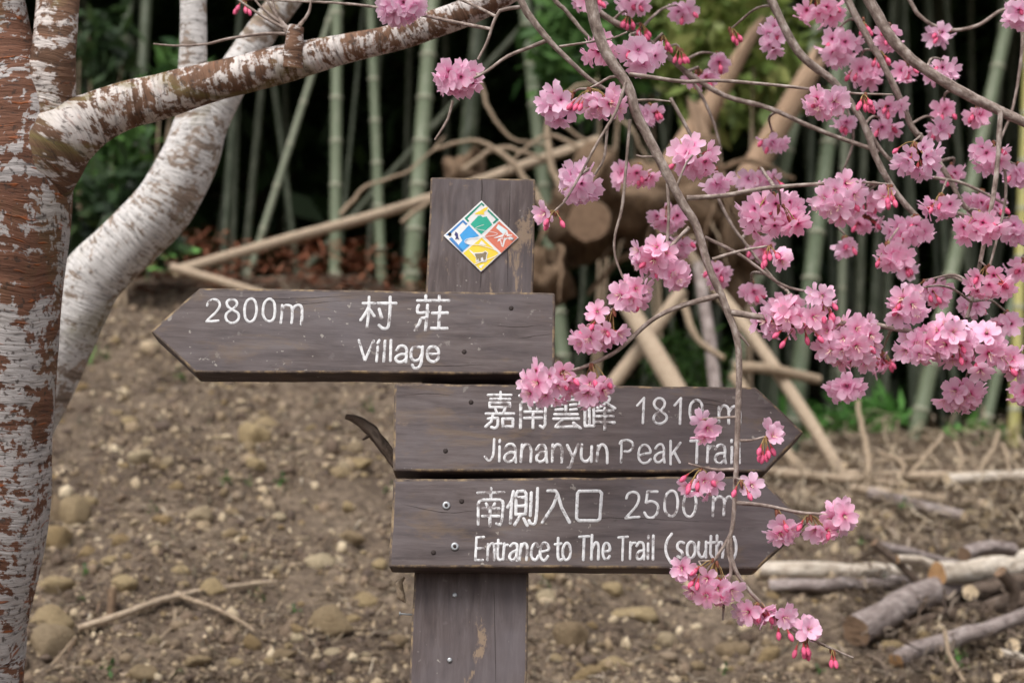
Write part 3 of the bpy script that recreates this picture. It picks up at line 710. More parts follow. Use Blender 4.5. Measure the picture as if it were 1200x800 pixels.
letters('lettering', boards[2], F2_, 705, 565, 7.0588, 1.85, 'painted words Trail (south)')

# screws, washers, holes and knots on the boards
def disc(name, px, py, off, r0, r1, h, mat, parent, seg=20):
    x, z = uv(px, py, off); mb = MB(); V = []
    for rr, yy in ((r1, 0.0), (r1, h), (r0, h * (0.6 if r0 > 0.0004 else 1.2))):
        for k in range(seg): a = 2 * math.pi * k / seg; V.append((x + rr * math.cos(a), -off - yy, z + rr * math.sin(a)))
    F = [(i * seg + k, i * seg + (k + 1) % seg, (i + 1) * seg + (k + 1) % seg, (i + 1) * seg + k) for i in range(2) for k in range(seg)]
    F.append(tuple(2 * seg + k for k in range(seg)))
    mb.add(V, F); return obj(name, mb.me(name, mat), parent)
for (a, b) in ((523, 592), (533, 640)):
    disc('washer', a, b, BO, 0.003, 0.0052, 0.0012, M['steel'], boards[2]); disc('screw', a, b, BO, 0.0006, 0.0022, 0.0016, M['rust'], boards[2])
for (a, b, bd) in ((508, 647, 2), (552, 471, 1), (522, 528, 1), (599, 361, 0), (544, 412, 0), (541, 587, 2)):
    disc('screw_hole', a, b, BO, 0.0008, 0.0032, 0.0005, M['rust'], boards[bd], 12)
for (a, b) in ((533, 697), (527, 773)):
    disc('screw', a, b, 0.0, 0.0008, 0.0032, 0.0014, M['steel'], post, 12)
mb = MB(); x, z = uv(480, 720, -0.03); tube(mb, [(x + 0.01, 0.03, z), (x - 0.012, 0.03, z + 0.001)], [0.0012, 0.0012], 0.01, 8); tube(mb, [(x - 0.012, 0.03, z + 0.001), (x - 0.0135, 0.03, z + 0.001)], [0.003, 0.003], 0.01, 8)
obj('nail', mb.me('nail', M['steel']), post)
# cracks in the post: thin dark checks
def check(pts, off, wd, parent):
    mb = MB(); L = [uv(a, b, off) for a, b in pts]; V = []; 
    c, _ = catmull([(a, b, 0) for a, b in L], [1] * len(L), 0.004)
    n = len(c)
    for i, q in enumerate(c):
        ww = wd * math.sin(math.pi * min(1, (i + .5) / n * 1.0)) ** .5 * (1 + .5 * mnoise.noise(Vector((0, q[1] * 90, 3)))) + 0.0001
        V += [(q[0] - ww, -off - 0.0002, q[1]), (q[0] + ww, -off - 0.0002, q[1])]
    mb.add(V, [(2 * i, 2 * i + 1, 2 * i + 3, 2 * i + 2) for i in range(n - 1)])
    return obj('crack', mb.me('crack', M['rust']), parent)
check([(564.5, 209), (565, 222), (564, 236)], 0.0, 0.0007, post)
check([(564, 316), (563.5, 328), (563, 337)], 0.0, 0.0005, post)
check([(598, 214), (597, 250), (595, 290), (595, 336)], 0.0, 0.00045, post)
check([(579, 690), (580, 740), (581, 799)], 0.0, 0.0003, post)

for bi, pts_ in ((0, [(606, 397), (625, 394), (649, 391)]), (0, [(640, 381), (600, 383), (575, 380)]), (0, [(250, 347), (330, 350), (420, 346)]), (0, [(300, 352), (350, 356), (400, 352)]), (1, [(790, 464), (830, 468), (868, 478)]), (1, [(800, 472), (835, 474), (860, 484)]), (1, [(470, 463), (500, 461), (530, 463)]), (2, [(470, 590), (520, 600), (560, 598)]), (2, [(640, 606), (740, 607), (830, 611)]), (0, [(440, 428), (500, 429), (580, 427)])):
    mbk = MB(); L_ = [uv(a, b, BO) for a, b in pts_]; c_, _ = catmull([(a, b, 0) for a, b in L_], [1] * 3, .003); Vk = []
    for i, q in enumerate(c_):
        ww = .00032 * math.sin(math.pi * (i + .5) / len(c_)) * (1 + .8 * mnoise.noise(Vector((q[0] * 120, 0, 2)))) + .00003; zz = q[1] + .0008 * mnoise.noise(Vector((q[0] * 70, 4, bi)))
        Vk += [(q[0], -BO - .0002, zz - ww), (q[0], -BO - .0002, zz + ww)]
    mbk.add(Vk, [(2 * i, 2 * i + 2, 2 * i + 3, 2 * i + 1) for i in range(len(c_) - 1)]); obj('crack', mbk.me('crack', M['rust']), boards[bi])
# emblem plate
em = prism('emblem_plate', plane_poly([(515 + a / 8.698, 230 + b / 8.698) for a, b in ((428, 43), (806, 420), (424, 768), (42, 400))], 0.003), -0.003, -0.0005, M['plate_white'], 0.0004, sign, 0.0, 9, 1.0)
em['label'] = 'square enamel emblem set on its corner, four coloured fields'
def panel(name, polys, mat, layer):
    off = 0.003 + 0.0003 * layer; mb = MB()
    for poly in polys:
        V = [uv(515 + a / 8.698, 230 + b / 8.698, off) for a, b in poly]; V = [(x, -off, z) for x, z in V]
        mb.add(V, [tuple(range(len(V)))])
    return obj(name, mb.me(name, M[mat], False), em)
panel('green_border', [[(430,62),(462,92),(446,104),(428,84),(285,228),(303,252),(292,266),(254,224)], [(497,133),(606,240),(552,284),(542,268),(576,236),(488,150)]], 'green_dark', 1)
panel('green_mountain', [[(315,285),(395,200),(420,195),(440,213),(480,205),(540,290),(425,388)]], 'green', 1)
panel('yellow_bird', [[(358,186),(372,168),(420,145),(460,118),(497,108),(482,140),(452,162),(458,188),(400,184)]], 'yellow', 1)
panel('blue_border', [[(240,238),(286,280),(270,296),(238,266),(100,398),(62,398)], [(95,432),(125,418),(190,490),(245,560),(228,572)]], 'blue_dark', 1)
panel('blue_mountain', [[(300,295),(405,405),(290,435),(258,465),(310,497),(232,568),(190,500),(232,450),(205,395)]], 'blue', 1)
panel('dark_beetle', [[(165,358),(188,380),(192,420),(205,445),(180,432),(160,440),(168,410),(152,392)]], 'bug', 2)
panel('orange_field', [[(608,254),(796,420),(630,576),(458,410)]], 'terracotta', 1)
panel('white_window', [[(600,285),(692,350),(645,384),(578,322)]], 'pale_blue', 2)
panel('white_leaf', [[(690,345),(700,385),(745,395),(700,425),(672,445),(650,520),(630,505),(618,450),(590,465),(600,430),(550,425),(600,405),(640,390)], [(700,400),(735,420),(722,446),(692,430)]], 'plate_white', 2)
panel('orange_leaf_veins', [[(682,362),(660,410),(640,500),(634,500),(650,405)], [(560,428),(650,412),(650,418),(600,434)], [(735,398),(660,418),(660,424),(700,420)], [(622,440),(640,430),(646,470),(636,480)], [(660,400),(690,392),(684,410),(664,416)]], 'terracotta', 3)
panel('yellow_field', [[(430,420),(606,584),(425,758),(242,580)]], 'yellow', 1)
panel('white_cloud', [[(428,450),(482,502),(440,496),(402,488)], [(425,700),(455,690),(425,735),(400,716)]], 'plate_white', 2)
panel('white_silhouette', [[(345,575),(440,570),(470,555),(498,575),(485,605),(478,665),(440,672),(395,668),(370,668),(372,625),(350,600),(310,560),(300,540),(330,560)]], 'plate_white', 3)
panel('grey_macaque', [[(358,585),(440,580),(465,562),(486,578),(476,600),(470,655),(452,660),(440,618),(420,630),(424,660),(400,662),(396,630),(382,660),(374,625)]], 'grey_brown', 4)
mb = MB()
trail = [(455,288),(372,320),(400,338),(578,374),(562,398),(430,415),(290,432),(258,464),(300,490),(430,502),(604,582),(350,696)]
off = 0.003 + 0.0003 * 5
ctr, _ = catmull([(515 + a / 8.698, 230 + b / 8.698, 0) for a, b in trail], [1] * len(trail), 0.6)
V = []; cc = [uv(a[0], a[1], off) for a in ctr]; cc = np.array(cc); T = np.gradient(cc, axis=0); T /= np.linalg.norm(T, axis=1)[:, None]
for i in range(len(cc)):
    ww = 0.0003 + 0.0002 * i / len(cc); V += [(cc[i][0] - T[i][1] * ww, -off, cc[i][1] + T[i][0] * ww), (cc[i][0] + T[i][1] * ww, -off, cc[i][1] - T[i][0] * ww)]
mb.add(V, [(2 * i, 2 * i + 1, 2 * i + 3, 2 * i + 2) for i in range(len(cc) - 1)]); obj('white_trail_line', mb.me('trail', M['plate_white'], False), em)
for a, b in ((527, 274.5), (600, 280)): disc('screw', a, b, 0.003, 0.0009, 0.0024, 0.0014, M['rust' if a < 560 else 'steel'], em, 12)

# curled twig and a dry leaf caught on the sign
def W(px, py, off):
    x, z = uv(px, py, off); return O + EX * x + E * z + NN * off
mb = MB(); tube(mb, [W(405, 487, -0.05), W(420, 493, -0.05), W(436, 506, -0.05), (W(452, 528, -0.05)), W(470, 552, -0.045), W(490, 560, -0.02)], [0.0035, 0.006, 0.0085, 0.008, 0.006, 0.004], 0.006, 10, 0.35, 60, 0.002, seed=4)
tube(mb, [W(437, 507, -0.05), W(425, 515, -0.045)], [0.004, 0.0015], 0.006, 6)
o = obj('dry_twig', mb.me('dry_twig', M['log_dark'])); tag(o, 'dark curled dry twig wedged behind the left end of the middle board', 'twig')
mb = MB(); tube(mb, [W(474, 676, -0.01), W(468, 684, -0.008), W(471, 698, -0.008), W(476, 706, -0.01)], [0.001, 0.0045, 0.005, 0.0008], 0.003, 8, .4, 80, seed=2)
o = obj('dry_husk', mb.me('dry_husk', M['dead'])); tag(o, 'small dry curled husk hanging under the lowest board beside the post', 'husk')

# ================================================================== LEFT CHERRY TREE
def pp(pts, d, extra=None): return [P(a, b, d if len(r) < 2 else r[1]) for a, b, *r in pts]
def pr(pts, d): return [r[0] * (d if len(r) < 2 else r[1]) / FPX for a, b, *r in pts]
TD = 2.30
base = P(-80, 800, TD); base = Vector((base.x - 0.05, base.y, gz(base.x, base.y) - 0.05))
ct = empty('cherry_tree', base); tag(ct, 'old cherry tree with banded brown and white bark at the left edge', 'tree')
mb = MB(); tp = [(-62, 800, 86), (-53, 730, 82), (-46, 667, 90), (-38, 600, 92), (-34, 520, 92), (-28, 400, 94), (-22, 320, 94), (-16, 250, 96), (-20, 190, 98), (-30, 120, 92), (-40, 40, 72), (-50, -80, 62), (-60, -300, 50)]
pts3 = [base + Vector((-.02, .02, -.1)), base + Vector((0.03, 0, 0.35)), base + Vector((.05, 0, .75))] + pp(tp, TD); rad3 = [.20, .14, .118] + pr(tp, TD)
tube(mb, pts3, rad3, 0.012, 48, 0.05, 3.0, seed=1); obj('trunk', mb.me('trunk', M['bark_trunk']), ct, world_verts=True)
mb = MB(); sp_ = [(0, 300, 60, TD), (22, 240, 54, TD), (42, 180, 42, TD - .01), (56, 120, 30, TD - .01), (63, 60, 25, TD - .02), (68, 0, 25, TD), (76, -90, 24, TD + .05), (90, -300, 20, TD + .1)]
tube(mb, pp(sp_, TD), pr(sp_, TD), 0.012, 32, 0.07, 5.0, seed=2); obj('stem', mb.me('stem', M['bark_limb']), ct, world_verts=True)
mb = MB(); lp = [(-20, 215, 84, TD), (15, 200, 76, TD), (50, 176, 55, TD - .01), (82, 155, 38, TD - .01), (112, 139, 30, TD), (150, 123, 27), (200, 111, 26), (260, 93, 23), (340, 74, 22), (400, 60, 17.5), (450, 48, 16), (500, 32, 16.5), (560, 8, 16), (640, -42, 15), (800, -160, 12)]
tube(mb, pp(lp, TD), pr(lp, TD), 0.012, 32, 0.09, 5.0, 0.003, seed=3); limb = obj('limb', mb.me('limb', M['bark_limb']), ct, world_verts=True)
mb = MB(); kp = [(343, 80, 12), (344, 62, 12), (345, 50, 11), (346, 40, 10), (348, 31, 9)]
tube(mb, pp(kp, TD - .02), pr(kp, TD - .02), 0.006, 14, 0.2, 25, m=0, capm=1, seed=5); obj('cut_stub', mb.me('cut_stub', [M['bark_limb'], M['cut_pale']]), ct, world_verts=True)
def twig(points, r0, r1, d, parent, name='twig', mat='twig', seed=0, wob=0.0012):
    mb = MB(); n = len(points)
    p3 = [P(q[0], q[1], q[2] if len(q) > 2 else d) for q in points]
    rr = [(r0 + (r1 - r0) * i / (n - 1)) * d / FPX for i in range(n)]
    c, r = tube(mb, p3, rr, 0.008, 7 if r0 < 3 else 10, 0.18, 60, wob, seed=seed)
    o = obj(name, mb.me(name, M[mat]), parent, world_verts=parent is not None)
    return o, c
for i, t_ in enumerate([[(343, 40), (310, 33), (270, 30), (220, 25), (258, 0)][:1] + [(310, 40), (270, 45), (240, 52), (205, 54), (180, 52)], [(340, 36), (318, 25), (290, 8), (262, -12)], [(341, 36), (325, 24), (305, 8), (290, -12)], [(337, 34), (325, 20), (312, 0), (305, -20)], [(335, 38), (322, 12), (318, -15)], [(348, 34), (362, 15), (366, -12)]]):
    twig(t_, 2.4 if i else 2.2, 1.0, TD - .02, ct, seed=i)

# pale cherry trunk behind
PD = 3.0
b2 = P(-90, 800, PD); b2 = Vector((b2.x, b2.y, gz(b2.x, b2.y) - 0.05))
ct2 = empty('cherry_tree', b2); tag(ct2, 'pale grey cherry trunk curving out from behind the brown tree and forking', 'tree')
mb = MB(); t2 = [(-60, 700, 50), (-30, 600, 46), (18, 500, 42), (58, 425, 40), (86, 372, 38), (112, 322, 37), (150, 283, 35), (192, 240, 35), (220, 192, 34), (233, 150, 31), (236, 125, 26)]
tube(mb, [b2 + Vector((-.03, 0, -.1))] + pp(t2, PD), [.12] + pr(t2, PD), 0.014, 32, 0.08, 5, 0.003, seed=6); obj('trunk', mb.me('trunk', M['bark_pale']), ct2, world_verts=True)
mb = MB(); t3 = [(222, 175, 20), (224, 130, 18), (227, 60, 16), (226, 0, 15), (228, -150, 14), (240, -400, 11)]
tube(mb, pp(t3, PD), pr(t3, PD), 0.014, 24, 0.06, 5, 0.003, seed=7); obj('stem', mb.me('stem', M['bark_pale']), ct2, world_verts=True)
mb = MB(); t3 = [(230, 175, 26), (252, 128, 23), (290, 62, 19), (332, 5, 17), (400, -90, 15), (480, -250, 12)]
tube(mb, pp(t3, PD), pr(t3, PD), 0.014, 24, 0.06, 5, 0.003, seed=8); obj('stem', mb.me('stem', M['bark_pale']), ct2, world_verts=True)

# ================================================================== BLOSSOMING CHERRY TREE (trunk just outside the frame at right)
wt_base = Vector((1.75, 2.75, 0)); wt_base.z = gz(1.75, 2.75) - 0.05
wt = empty('weeping_cherry_tree', wt_base); tag(wt, 'weeping cherry tree hanging pink blossom branches in from the upper right', 'tree')
mb = MB(); tube(mb, [wt_base, wt_base + Vector((.02, 0, .9)), Vector((1.7, 2.7, 1.9)), Vector((1.55, 2.6, 2.5)), Vector((1.35, 2.5, 2.75))], [.12, .10, .085, .07, .055], 0.03, 20, .08, 4, seed=12)
obj('trunk', mb.me('trunk', M['bark_trunk']), wt, world_verts=True)
LIMB = [Vector((1.4, 2.52, 2.72)), Vector((1.0, 2.35, 2.72)), Vector((.6, 2.2, 2.66)), Vector((.25, 2.1, 2.58)), Vector((-.15, 2.05, 2.5))]
mb = MB(); tube(mb, LIMB, [.05, .04, .03, .022, .012], 0.03, 14, .1, 6, seed=13); obj('limb', mb.me('limb', M['bark_pale']), wt, world_verts=True)
LIMBC = [Vector(v) for v in catmull(LIMB, [1] * 5, .05)[0]]
BR = {}                       # name -> (object, centreline)
def branch(key, pts, r0, r1, d, parent=None, limb_at=None, **k):
    mb = MB(); n = len(pts)
    p3 = [P(q[0], q[1], q[2] if len(q) > 2 else d) for q in pts]
    if limb_at is not None:
        dr = (p3[0] - p3[1]).normalized(); q1 = p3[0] + dr * .2 + Vector((0, 0, .05)); tg = min(LIMBC, key=lambda v: (v - q1).length)
        p3 = [tg, (tg + q1) * .5 + Vector((0, 0, .01)), q1] + p3
    m_ = len(p3); rr = [(r0 + (r1 - r0) * max(0, i - (m_ - n)) / (n - 1)) * d / FPX for i in range(m_)]
    if limb_at is not None: rr[0] *= 1.25; rr[1] *= 1.1
    c, r = tube(mb, p3, rr, 0.008, 10 if r0 > 3 else 7, .16, 45, 0.0016, seed=len(BR) + 20)
    o = obj('branch' if parent is None else 'twig', mb.me('branch', M['twig']), wt if parent is None else BR[parent][0])
    if parent is None: o.location = -wt_base
    BR[key] = (o, c); return o
D = 1.90
branch('A', [(690, -12), (700, 35), (712, 65), (735, 100), (746, 135), (770, 180), (800, 238), (816, 265), (830, 310), (846, 346), (862, 390), (866, 420), (865, 480), (863, 540), (861, 575), (858, 615), (853, 640), (857, 668), (850, 700), (848, 726)], 7.2, 1.4, D, limb_at=3)
branch('A1', [(855, 628), (860, 665), (885, 700), (925, 735), (955, 750), (1000, 771)], 3.0, 1.3, D, 'A')
branch('A2', [(857, 626), (842, 650), (824, 672)], 2.4, 1.6, D, 'A')
branch('A3', [(861, 588), (893, 591), (935, 600), (958, 602), (985, 606)], 2.6, 1.4, D, 'A')
branch('A4', [(864, 516), (880, 516), (896, 512)], 1.8, 1.2, D, 'A')
branch('A5', [(863, 549), (840, 550), (820, 547), (806, 543)], 2.0, 1.2, D, 'A')
branch('A6', [(865, 489), (845, 490), (822, 491)], 1.9, 1.2, D, 'A')
branch('A7', [(845, 345), (800, 358), (765, 375), (725, 410), (698, 424), (672, 433), (650, 436)], 3.4, 1.6, D, 'A')
branch('A8', [(858, 366), (900, 373), (950, 380), (1010, 379), (1060, 387), (1110, 395), (1150, 400), (1196, 412)], 4.0, 2.0, D, 'A')
branch('A9', [(862, 388), (870, 396), (877, 405)], 2.4, 1.2, D, 'A')
branch('A10', [(805, 232), (850, 229), (900, 220), (958, 216), (1000, 214), (1047, 217)], 3.2, 1.4, D, 'A')
branch('A11', [(737, 87), (800, 96), (840, 95), (900, 99), (960, 106), (1000, 110), (1046, 112)], 2.6, 1.2, D, 'A')
branch('A12', [(745, 119), (765, 118), (786, 120)], 1.8, 1.0, D, 'A')
branch('A13', [(835, 304), (868, 294), (900, 288)], 2.2, 1.4, D, 'A')
branch('A14', [(826, 278), (870, 300), (915, 333), (950, 342)], 2.4, 1.4, D + .08, 'A')
branch('A15', [(807, 266), (784, 290), (770, 305), (750, 335), (718, 362), (700, 372)], 2.4, 1.4, D, 'A')
branch('A16', [(782, 210), (784, 250), (782, 290)], 2.2, 1.6, D, 'A')
branch('A17', [(730, 88), (715, 90), (702, 98), (690, 104)], 2.0, 1.2, D, 'A')
branch('A18', [(738, 140), (733, 205), (728, 245), (720, 275), (720, 300), (730, 326)], 1.9, 1.3, D, 'A')
branch('A19', [(733, 97), (722, 130), (712, 148), (696, 175), (680, 205), (660, 238), (650, 247)], 2.0, 1.2, D - .02, 'A')
branch('A20', [(712, 148), (708, 185), (697, 205)], 1.8, 1.3, D, 'A')
branch('A21', [(770, 178), (766, 184), (752, 184), (745, 182)], 1.6, 1.0, D, 'A')
branch('A22', [(790, 226), (805, 190), (812, 182)], 1.6, 1.2, D, 'A')
branch('B', [(604, -12), (625, 25), (645, 50), (660, 65), (690, 92), (716, 108)], 4.4, 2.0, 2.0, limb_at=4)
branch('B1', [(612, 8), (597, 10), (586, 13), (578, 28), (571, 50), (560, 70)], 2.4, 1.6, 2.02, 'B')
branch('B2', [(646, 46), (620, 56), (595, 66), (572, 82), (555, 92)], 2.5, 1.6, 2.02, 'B')
branch('B3', [(531, 118), (525, 140), (518, 152), (510, 164)], 1.8, 1.2, 2.02, 'B')
branch('B4', [(655, 55), (690, 50), (715, 46), (735, 38)], 1.6, 1.1, 1.96, 'B')
branch('Cc', [(898, -12), (935, 60), (975, 95), (1010, 140), (1030, 190), (1055, 232), (1082, 262)], 5.2, 3.0, 2.30, limb_at=2)
branch('Dd', [(998, 10), (1035, 75), (1055, 115), (1070, 150), (1086, 168), (1115, 212), (1132, 242), (1180, 275), (1210, 290)], 4.0, 2.6, 2.36, limb_at=2)
branch('Ee', [(1012, -12), (1050, 50), (1090, 85), (1130, 110), (1165, 126), (1215, 152)], 6.6, 5.6, 2.18, limb_at=1)
branch('E1', [(1173, 130), (1169, 190), (1160, 250), (1150, 300), (1140, 345), (1132, 372)], 3.2, 2.0, 2.16, 'Ee')
branch('E2', [(1176, 190), (1178, 230), (1168, 280), (1155, 330)], 2.0, 1.4, 2.2, 'Ee')
branch('Ff', [(698, 12), (740, 35), (770, 55), (810, 88), (850, 112), (900, 126), (960, 152), (1030, 178)], 3.8, 2.4, 2.4, limb_at=3)
branch('F1', [(790, 72), (815, 100), (835, 140), (845, 175)], 2.4, 1.6, 2.45, 'Ff')
branch('Gg', [(640, -12), (662, 12), (682, 36), (694, 48)], 3.0, 1.8, 2.2, limb_at=4)
branch('Hh', [(1060, -12), (1080, 20), (1110, 35), (1145, 30), (1175, 12), (1200, 14)], 2.4, 2.0, 2.5, limb_at=1)
branch('Ii', [(1185, -12), (1198, 40), (1194, 90), (1186, 130), (1172, 165)], 2.4, 1.4, 2.4, limb_at=0)
branch('Jj', [(1080, 240), (1120, 250), (1160, 262), (1210, 265)], 3.0, 2.4, 2.4, 'Dd')
branch('Kk', [(1010, 140), (1040, 185), (1080, 205), (1130, 215), (1180, 240)], 2.6, 1.6, 2.34, 'Cc')
branch('Ll', [(960, 82), (985, 110), (1000, 160), (985, 210), (970, 260)], 1.8, 1.2, 2.5, 'Cc')
branch('Mm', [(785, 115), (820, 180), (850, 250), (885, 300), (920, 340), (960, 360)], 2.4, 1.4, 2.3, 'F1')

# blossom meshes -------------------------------------------------------------
def petal_grid(cup, rnd, nr=5, nc=5):
    V, UV, F = [], [], []
    wmax = rnd.uniform(0.30, 0.37); nt = rnd.uniform(0.08, 0.16); curl = rnd.uniform(-.12, .18)
    for i in range(nr):
        t = i / (nr - 1)
        for j in range(nc):
            s = j / (nc - 1) * 2 - 1
            wdt = wmax * (0.10 + 0.90 * math.sin(math.pi * min(1, t * 0.72 + 0.02)) ** 0.85) * (1 if t < .8 else 0.86)
            L = t * (1 - 0.10 * abs(s) ** 3 * t) - (nt * (1 - abs(s)) ** 1.2 if i == nr - 1 else 0)
            r = 0.07 + 0.93 * L
            a = cup * (1 - 0.25 * t) - curl * t * t
            x = r * math.cos(a); z = r * math.sin(a) + 0.10 * s * s * t - .02 * math.sin(s * 5 + t * 6)
            V.append((x, s * wdt, z)); UV.append((s * .5 + .5, t))
    for i in range(nr - 1):
        for j in range(nc - 1):
            a = i * nc + j; F.append((a, a + nc, a + nc + 1, a + 1))
    return np.array(V), F, UV
def rotz(V, a): c, s = math.cos(a), math.sin(a); return np.stack([V[:, 0] * c - V[:, 1] * s, V[:, 0] * s + V[:, 1] * c, V[:, 2]], 1)
def small_tube(mb, pts, rad, seg, m):
    tube(mb, pts, rad, 10.0, seg, m=m, cap=False)
def flower(mb, rnd, cup, lod=0, X=None):
    """unit flower: face towards +Z, radius 1, calyx below"""
    sub = MB()
    for k in range(5):
        V, F, UV = petal_grid(cup + rnd.uniform(-.16, .16), rnd, 5 if lod == 0 else 4, 5 if lod == 0 else 3)
        sub.add(rotz(V, 2 * math.pi * k / 5 + rnd.uniform(-.12, .12)), F, UV, 0)
    small_tube(sub, [(0, 0, .05), (0, 0, -.2), (0, 0, -.42)], [.12, .13, .07], 6, 1)
    if lod == 0:
        for k in range(9):
            a = rnd.uniform(0, 6.28); e = rnd.uniform(.12, .34); h = rnd.uniform(.28, .5)
            small_tube(sub, [(0.02 * math.cos(a), .02 * math.sin(a), 0.03), (e * math.cos(a), e * math.sin(a), h)], [.014, .018], 3, 2)
    V = np.vstack(sub.V)
    if X is not None: V = (np.array(X)[:3, :3] @ V.T).T + np.array(X)[:3, 3]
    mb.add(V, sub.F, np.vstack(sub.UV)); mb.M[-len(sub.F):] = sub.M
def bud_geo(mb, rnd, X=None, m0=3):
    sub = MB(); small_tube(sub, [(0, 0, -.05), (0, 0, .2), (0, 0, .5), (0, 0, .85), (0, 0, 1.0)], [.12, .24, .30, .2, .03], 8, m0); small_tube(sub, [(0, 0, -.5), (0, 0, -.1), (0, 0, .12)], [.07, .14, .2], 6, 1)
    V = np.vstack(sub.V)
    if X is not None: V = (np.array(X)[:3, :3] @ V.T).T + np.array(X)[:3, 3]
    mb.add(V, sub.F, np.vstack(sub.UV)); mb.M[-len(sub.F):] = sub.M
FM = [M['petal'], M['calyx'], M['stamen'], M['bud'], M['pedicel'], M['bract']]
FLOWERS = []
for i in range(14):
    r = random.Random(100 + i); mb = MB(); flower(mb, r, [0.12, 0.3, 0.22, 0.5, 0.4, 0.75, 0.05][i % 7]); FLOWERS.append(mb.me('blossom_mesh', FM))
BUDS = []
for i in range(3):
    r = random.Random(200 + i); mb = MB(); bud_geo(mb, r); BUDS.append(mb.me('bud_mesh', FM))
def face_mtx(d, roll):
    z = Vector(d).normalized(); q = z.to_track_quat('Z', 'Y'); return (q.to_matrix() @ Matrix.Rotation(roll, 3, 'Z'))
def layout(n, w_, h_, dep, rnd, fr):
    pts = []
    for _ in range(n):
        best = None
        for _k in range(14):
            while True:
                q = Vector((rnd.uniform(-1, 1), rnd.uniform(-1, 1), rnd.uniform(-1, 1)))
                if 0.25 < q.length < 1: break
            if q.y > .45: continue
            q = Vector((q.x * w_, q.y * dep, q.z * h_))
            dmin = min([(q - p).length for p in pts], default=9)
            if best is None or dmin > best[0]: best = (dmin, q)
        if best: pts.append(best[1])
    return pts
NBL = 0
def nearest(px, py, key=None):
    best = None
    for k, (o, c) in BR.items():
        if key and k != key: continue
        for q in c[::2]:
            v = Vector(q) - C0; dd = v.dot(FW); x = 600 + FPX * v.dot(RT) / dd; y = 400 - FPX * v.dot(UP) / dd
            if x < -40 or x > 1260 or y < -60: continue
            e = math.hypot(x - px, (y - py) * (1.0 if y < py else 1.8))
            if best is None or e < best[0]: best = (e, k, Vector(q), dd)
    return best
def cluster(cx, cy, w_, h_, d, n=None, buds=1, attach=None, fr=17.5, sharp=True, label=None):
    global NBL
    rnd = random.Random(int(cx * 13 + cy * 7)); m = d / FPX
    ax, ay = attach or (cx + rnd.uniform(-.1, .1) * w_, cy - 0.42 * h_)
    nb = nearest(ax, ay); att = P(ax, ay, d)
    if nb[0] > 7:                         # a short twig carries the cluster
        mb = MB(); q = nb[2]; mid = (q + att) * .5 + Vector((rnd.uniform(-.01, .01), rnd.uniform(-.01, .01), 0.012 * min(1, nb[0] / 40)))
        tube(mb, [q, mid, att], [1.9 * m, 1.5 * m, 1.1 * m], 0.008, 6, .2, 60, .001, seed=int(cx))
        o = obj('twig', mb.me('twig', M['twig']), BR[nb[1]][0])
    cen = P(cx, cy, d)
    n = n if n is not None else max(2, int(w_ * h_ / 390))
    pts = layout(n, max(1, w_ / 2 - fr * .75) * m, max(1, h_ / 2 - fr * .75) * m, max(8, min(w_, h_) * .38) * m, rnd, fr)
    mb = MB(); fl = []
    for p in pts:
        pos = cen + p
        out = (pos - att).normalized() * 0.75 + (p.normalized() if p.length > 1e-6 else Vector()) * .75 + (C0 - pos).normalized() * .55 + Vector((rnd.uniform(-.5, .5), rnd.uniform(-.5, .5), rnd.uniform(-.6, .2)))
        if n == 1: out = (C0 - pos).normalized() + Vector((.1, 0, .1))
        out.normalize(); s = fr * m * rnd.uniform(0.85, 1.12)
        fl.append((pos, out, s)); back = pos - out * s * .42 - att
        small_tube(mb, [(0, 0, 0), tuple(back * .5 + Vector((0, 0, .15 * back.length))), tuple(back)], [.6 * m, .55 * m, .65 * m], 5, 4)
    bl = []
    for i in range(buds):
        pos = att + Vector((rnd.uniform(-.32, .32) * w_ * m, rnd.uniform(-.012, .0), (-11 - rnd.uniform(0, .3) * h_) * m)); out = (pos - att).normalized() + Vector((0, 0, -.3)); out.normalize(); s = fr * .62 * m
        bl.append((pos, out, s)); back = pos - out * s * .4 - att
        small_tube(mb, [(0, 0, 0), tuple(back * .5 + Vector((0, 0, .1 * back.length))), tuple(back)], [.6 * m, .55 * m, .6 * m], 5, 4)
    for i in range(3):
        a = Vector((rnd.uniform(-3, 3), rnd.uniform(-2, 2), rnd.uniform(-3, 3))) * m
        small_tube(mb, [tuple(a), tuple(a + Vector((0, 0, -3)) * m), tuple(a * 1.6 + Vector((0, 0, -7)) * m)], [1.4 * m, 2.4 * m, .5 * m], 5, 5)
    if not sharp:
        for pos, out, s in fl:
            X = Matrix.Translation(pos - att) @ (face_mtx(out, rnd.uniform(0, 6)).to_4x4()) @ Matrix.Scale(s, 4); flower(mb, rnd, rnd.choice([.2, .4, .6, .3]), 1, X)
        for pos, out, s in bl:
            bud_geo(mb, rnd, Matrix.Translation(pos - att) @ face_mtx(out, 0).to_4x4() @ Matrix.Scale(s, 4))
        bl = fl = []
    o = obj('blossom_cluster', mb.me('blossom_cluster', FM), wt, att - wt_base)
    for pos, out, s in fl:
        c = obj('blossom', rnd.choice(FLOWERS), o, pos - att); c.rotation_euler = face_mtx(out, rnd.uniform(0, 6.28)).to_euler(); c.scale = (s, s, s); NBL += 1
    for pos, out, s in bl:
        c = obj('bud', rnd.choice(BUDS), o, pos - att); c.rotation_euler = face_mtx(out, 0).to_euler(); c.scale = (s, s, s)
    return o
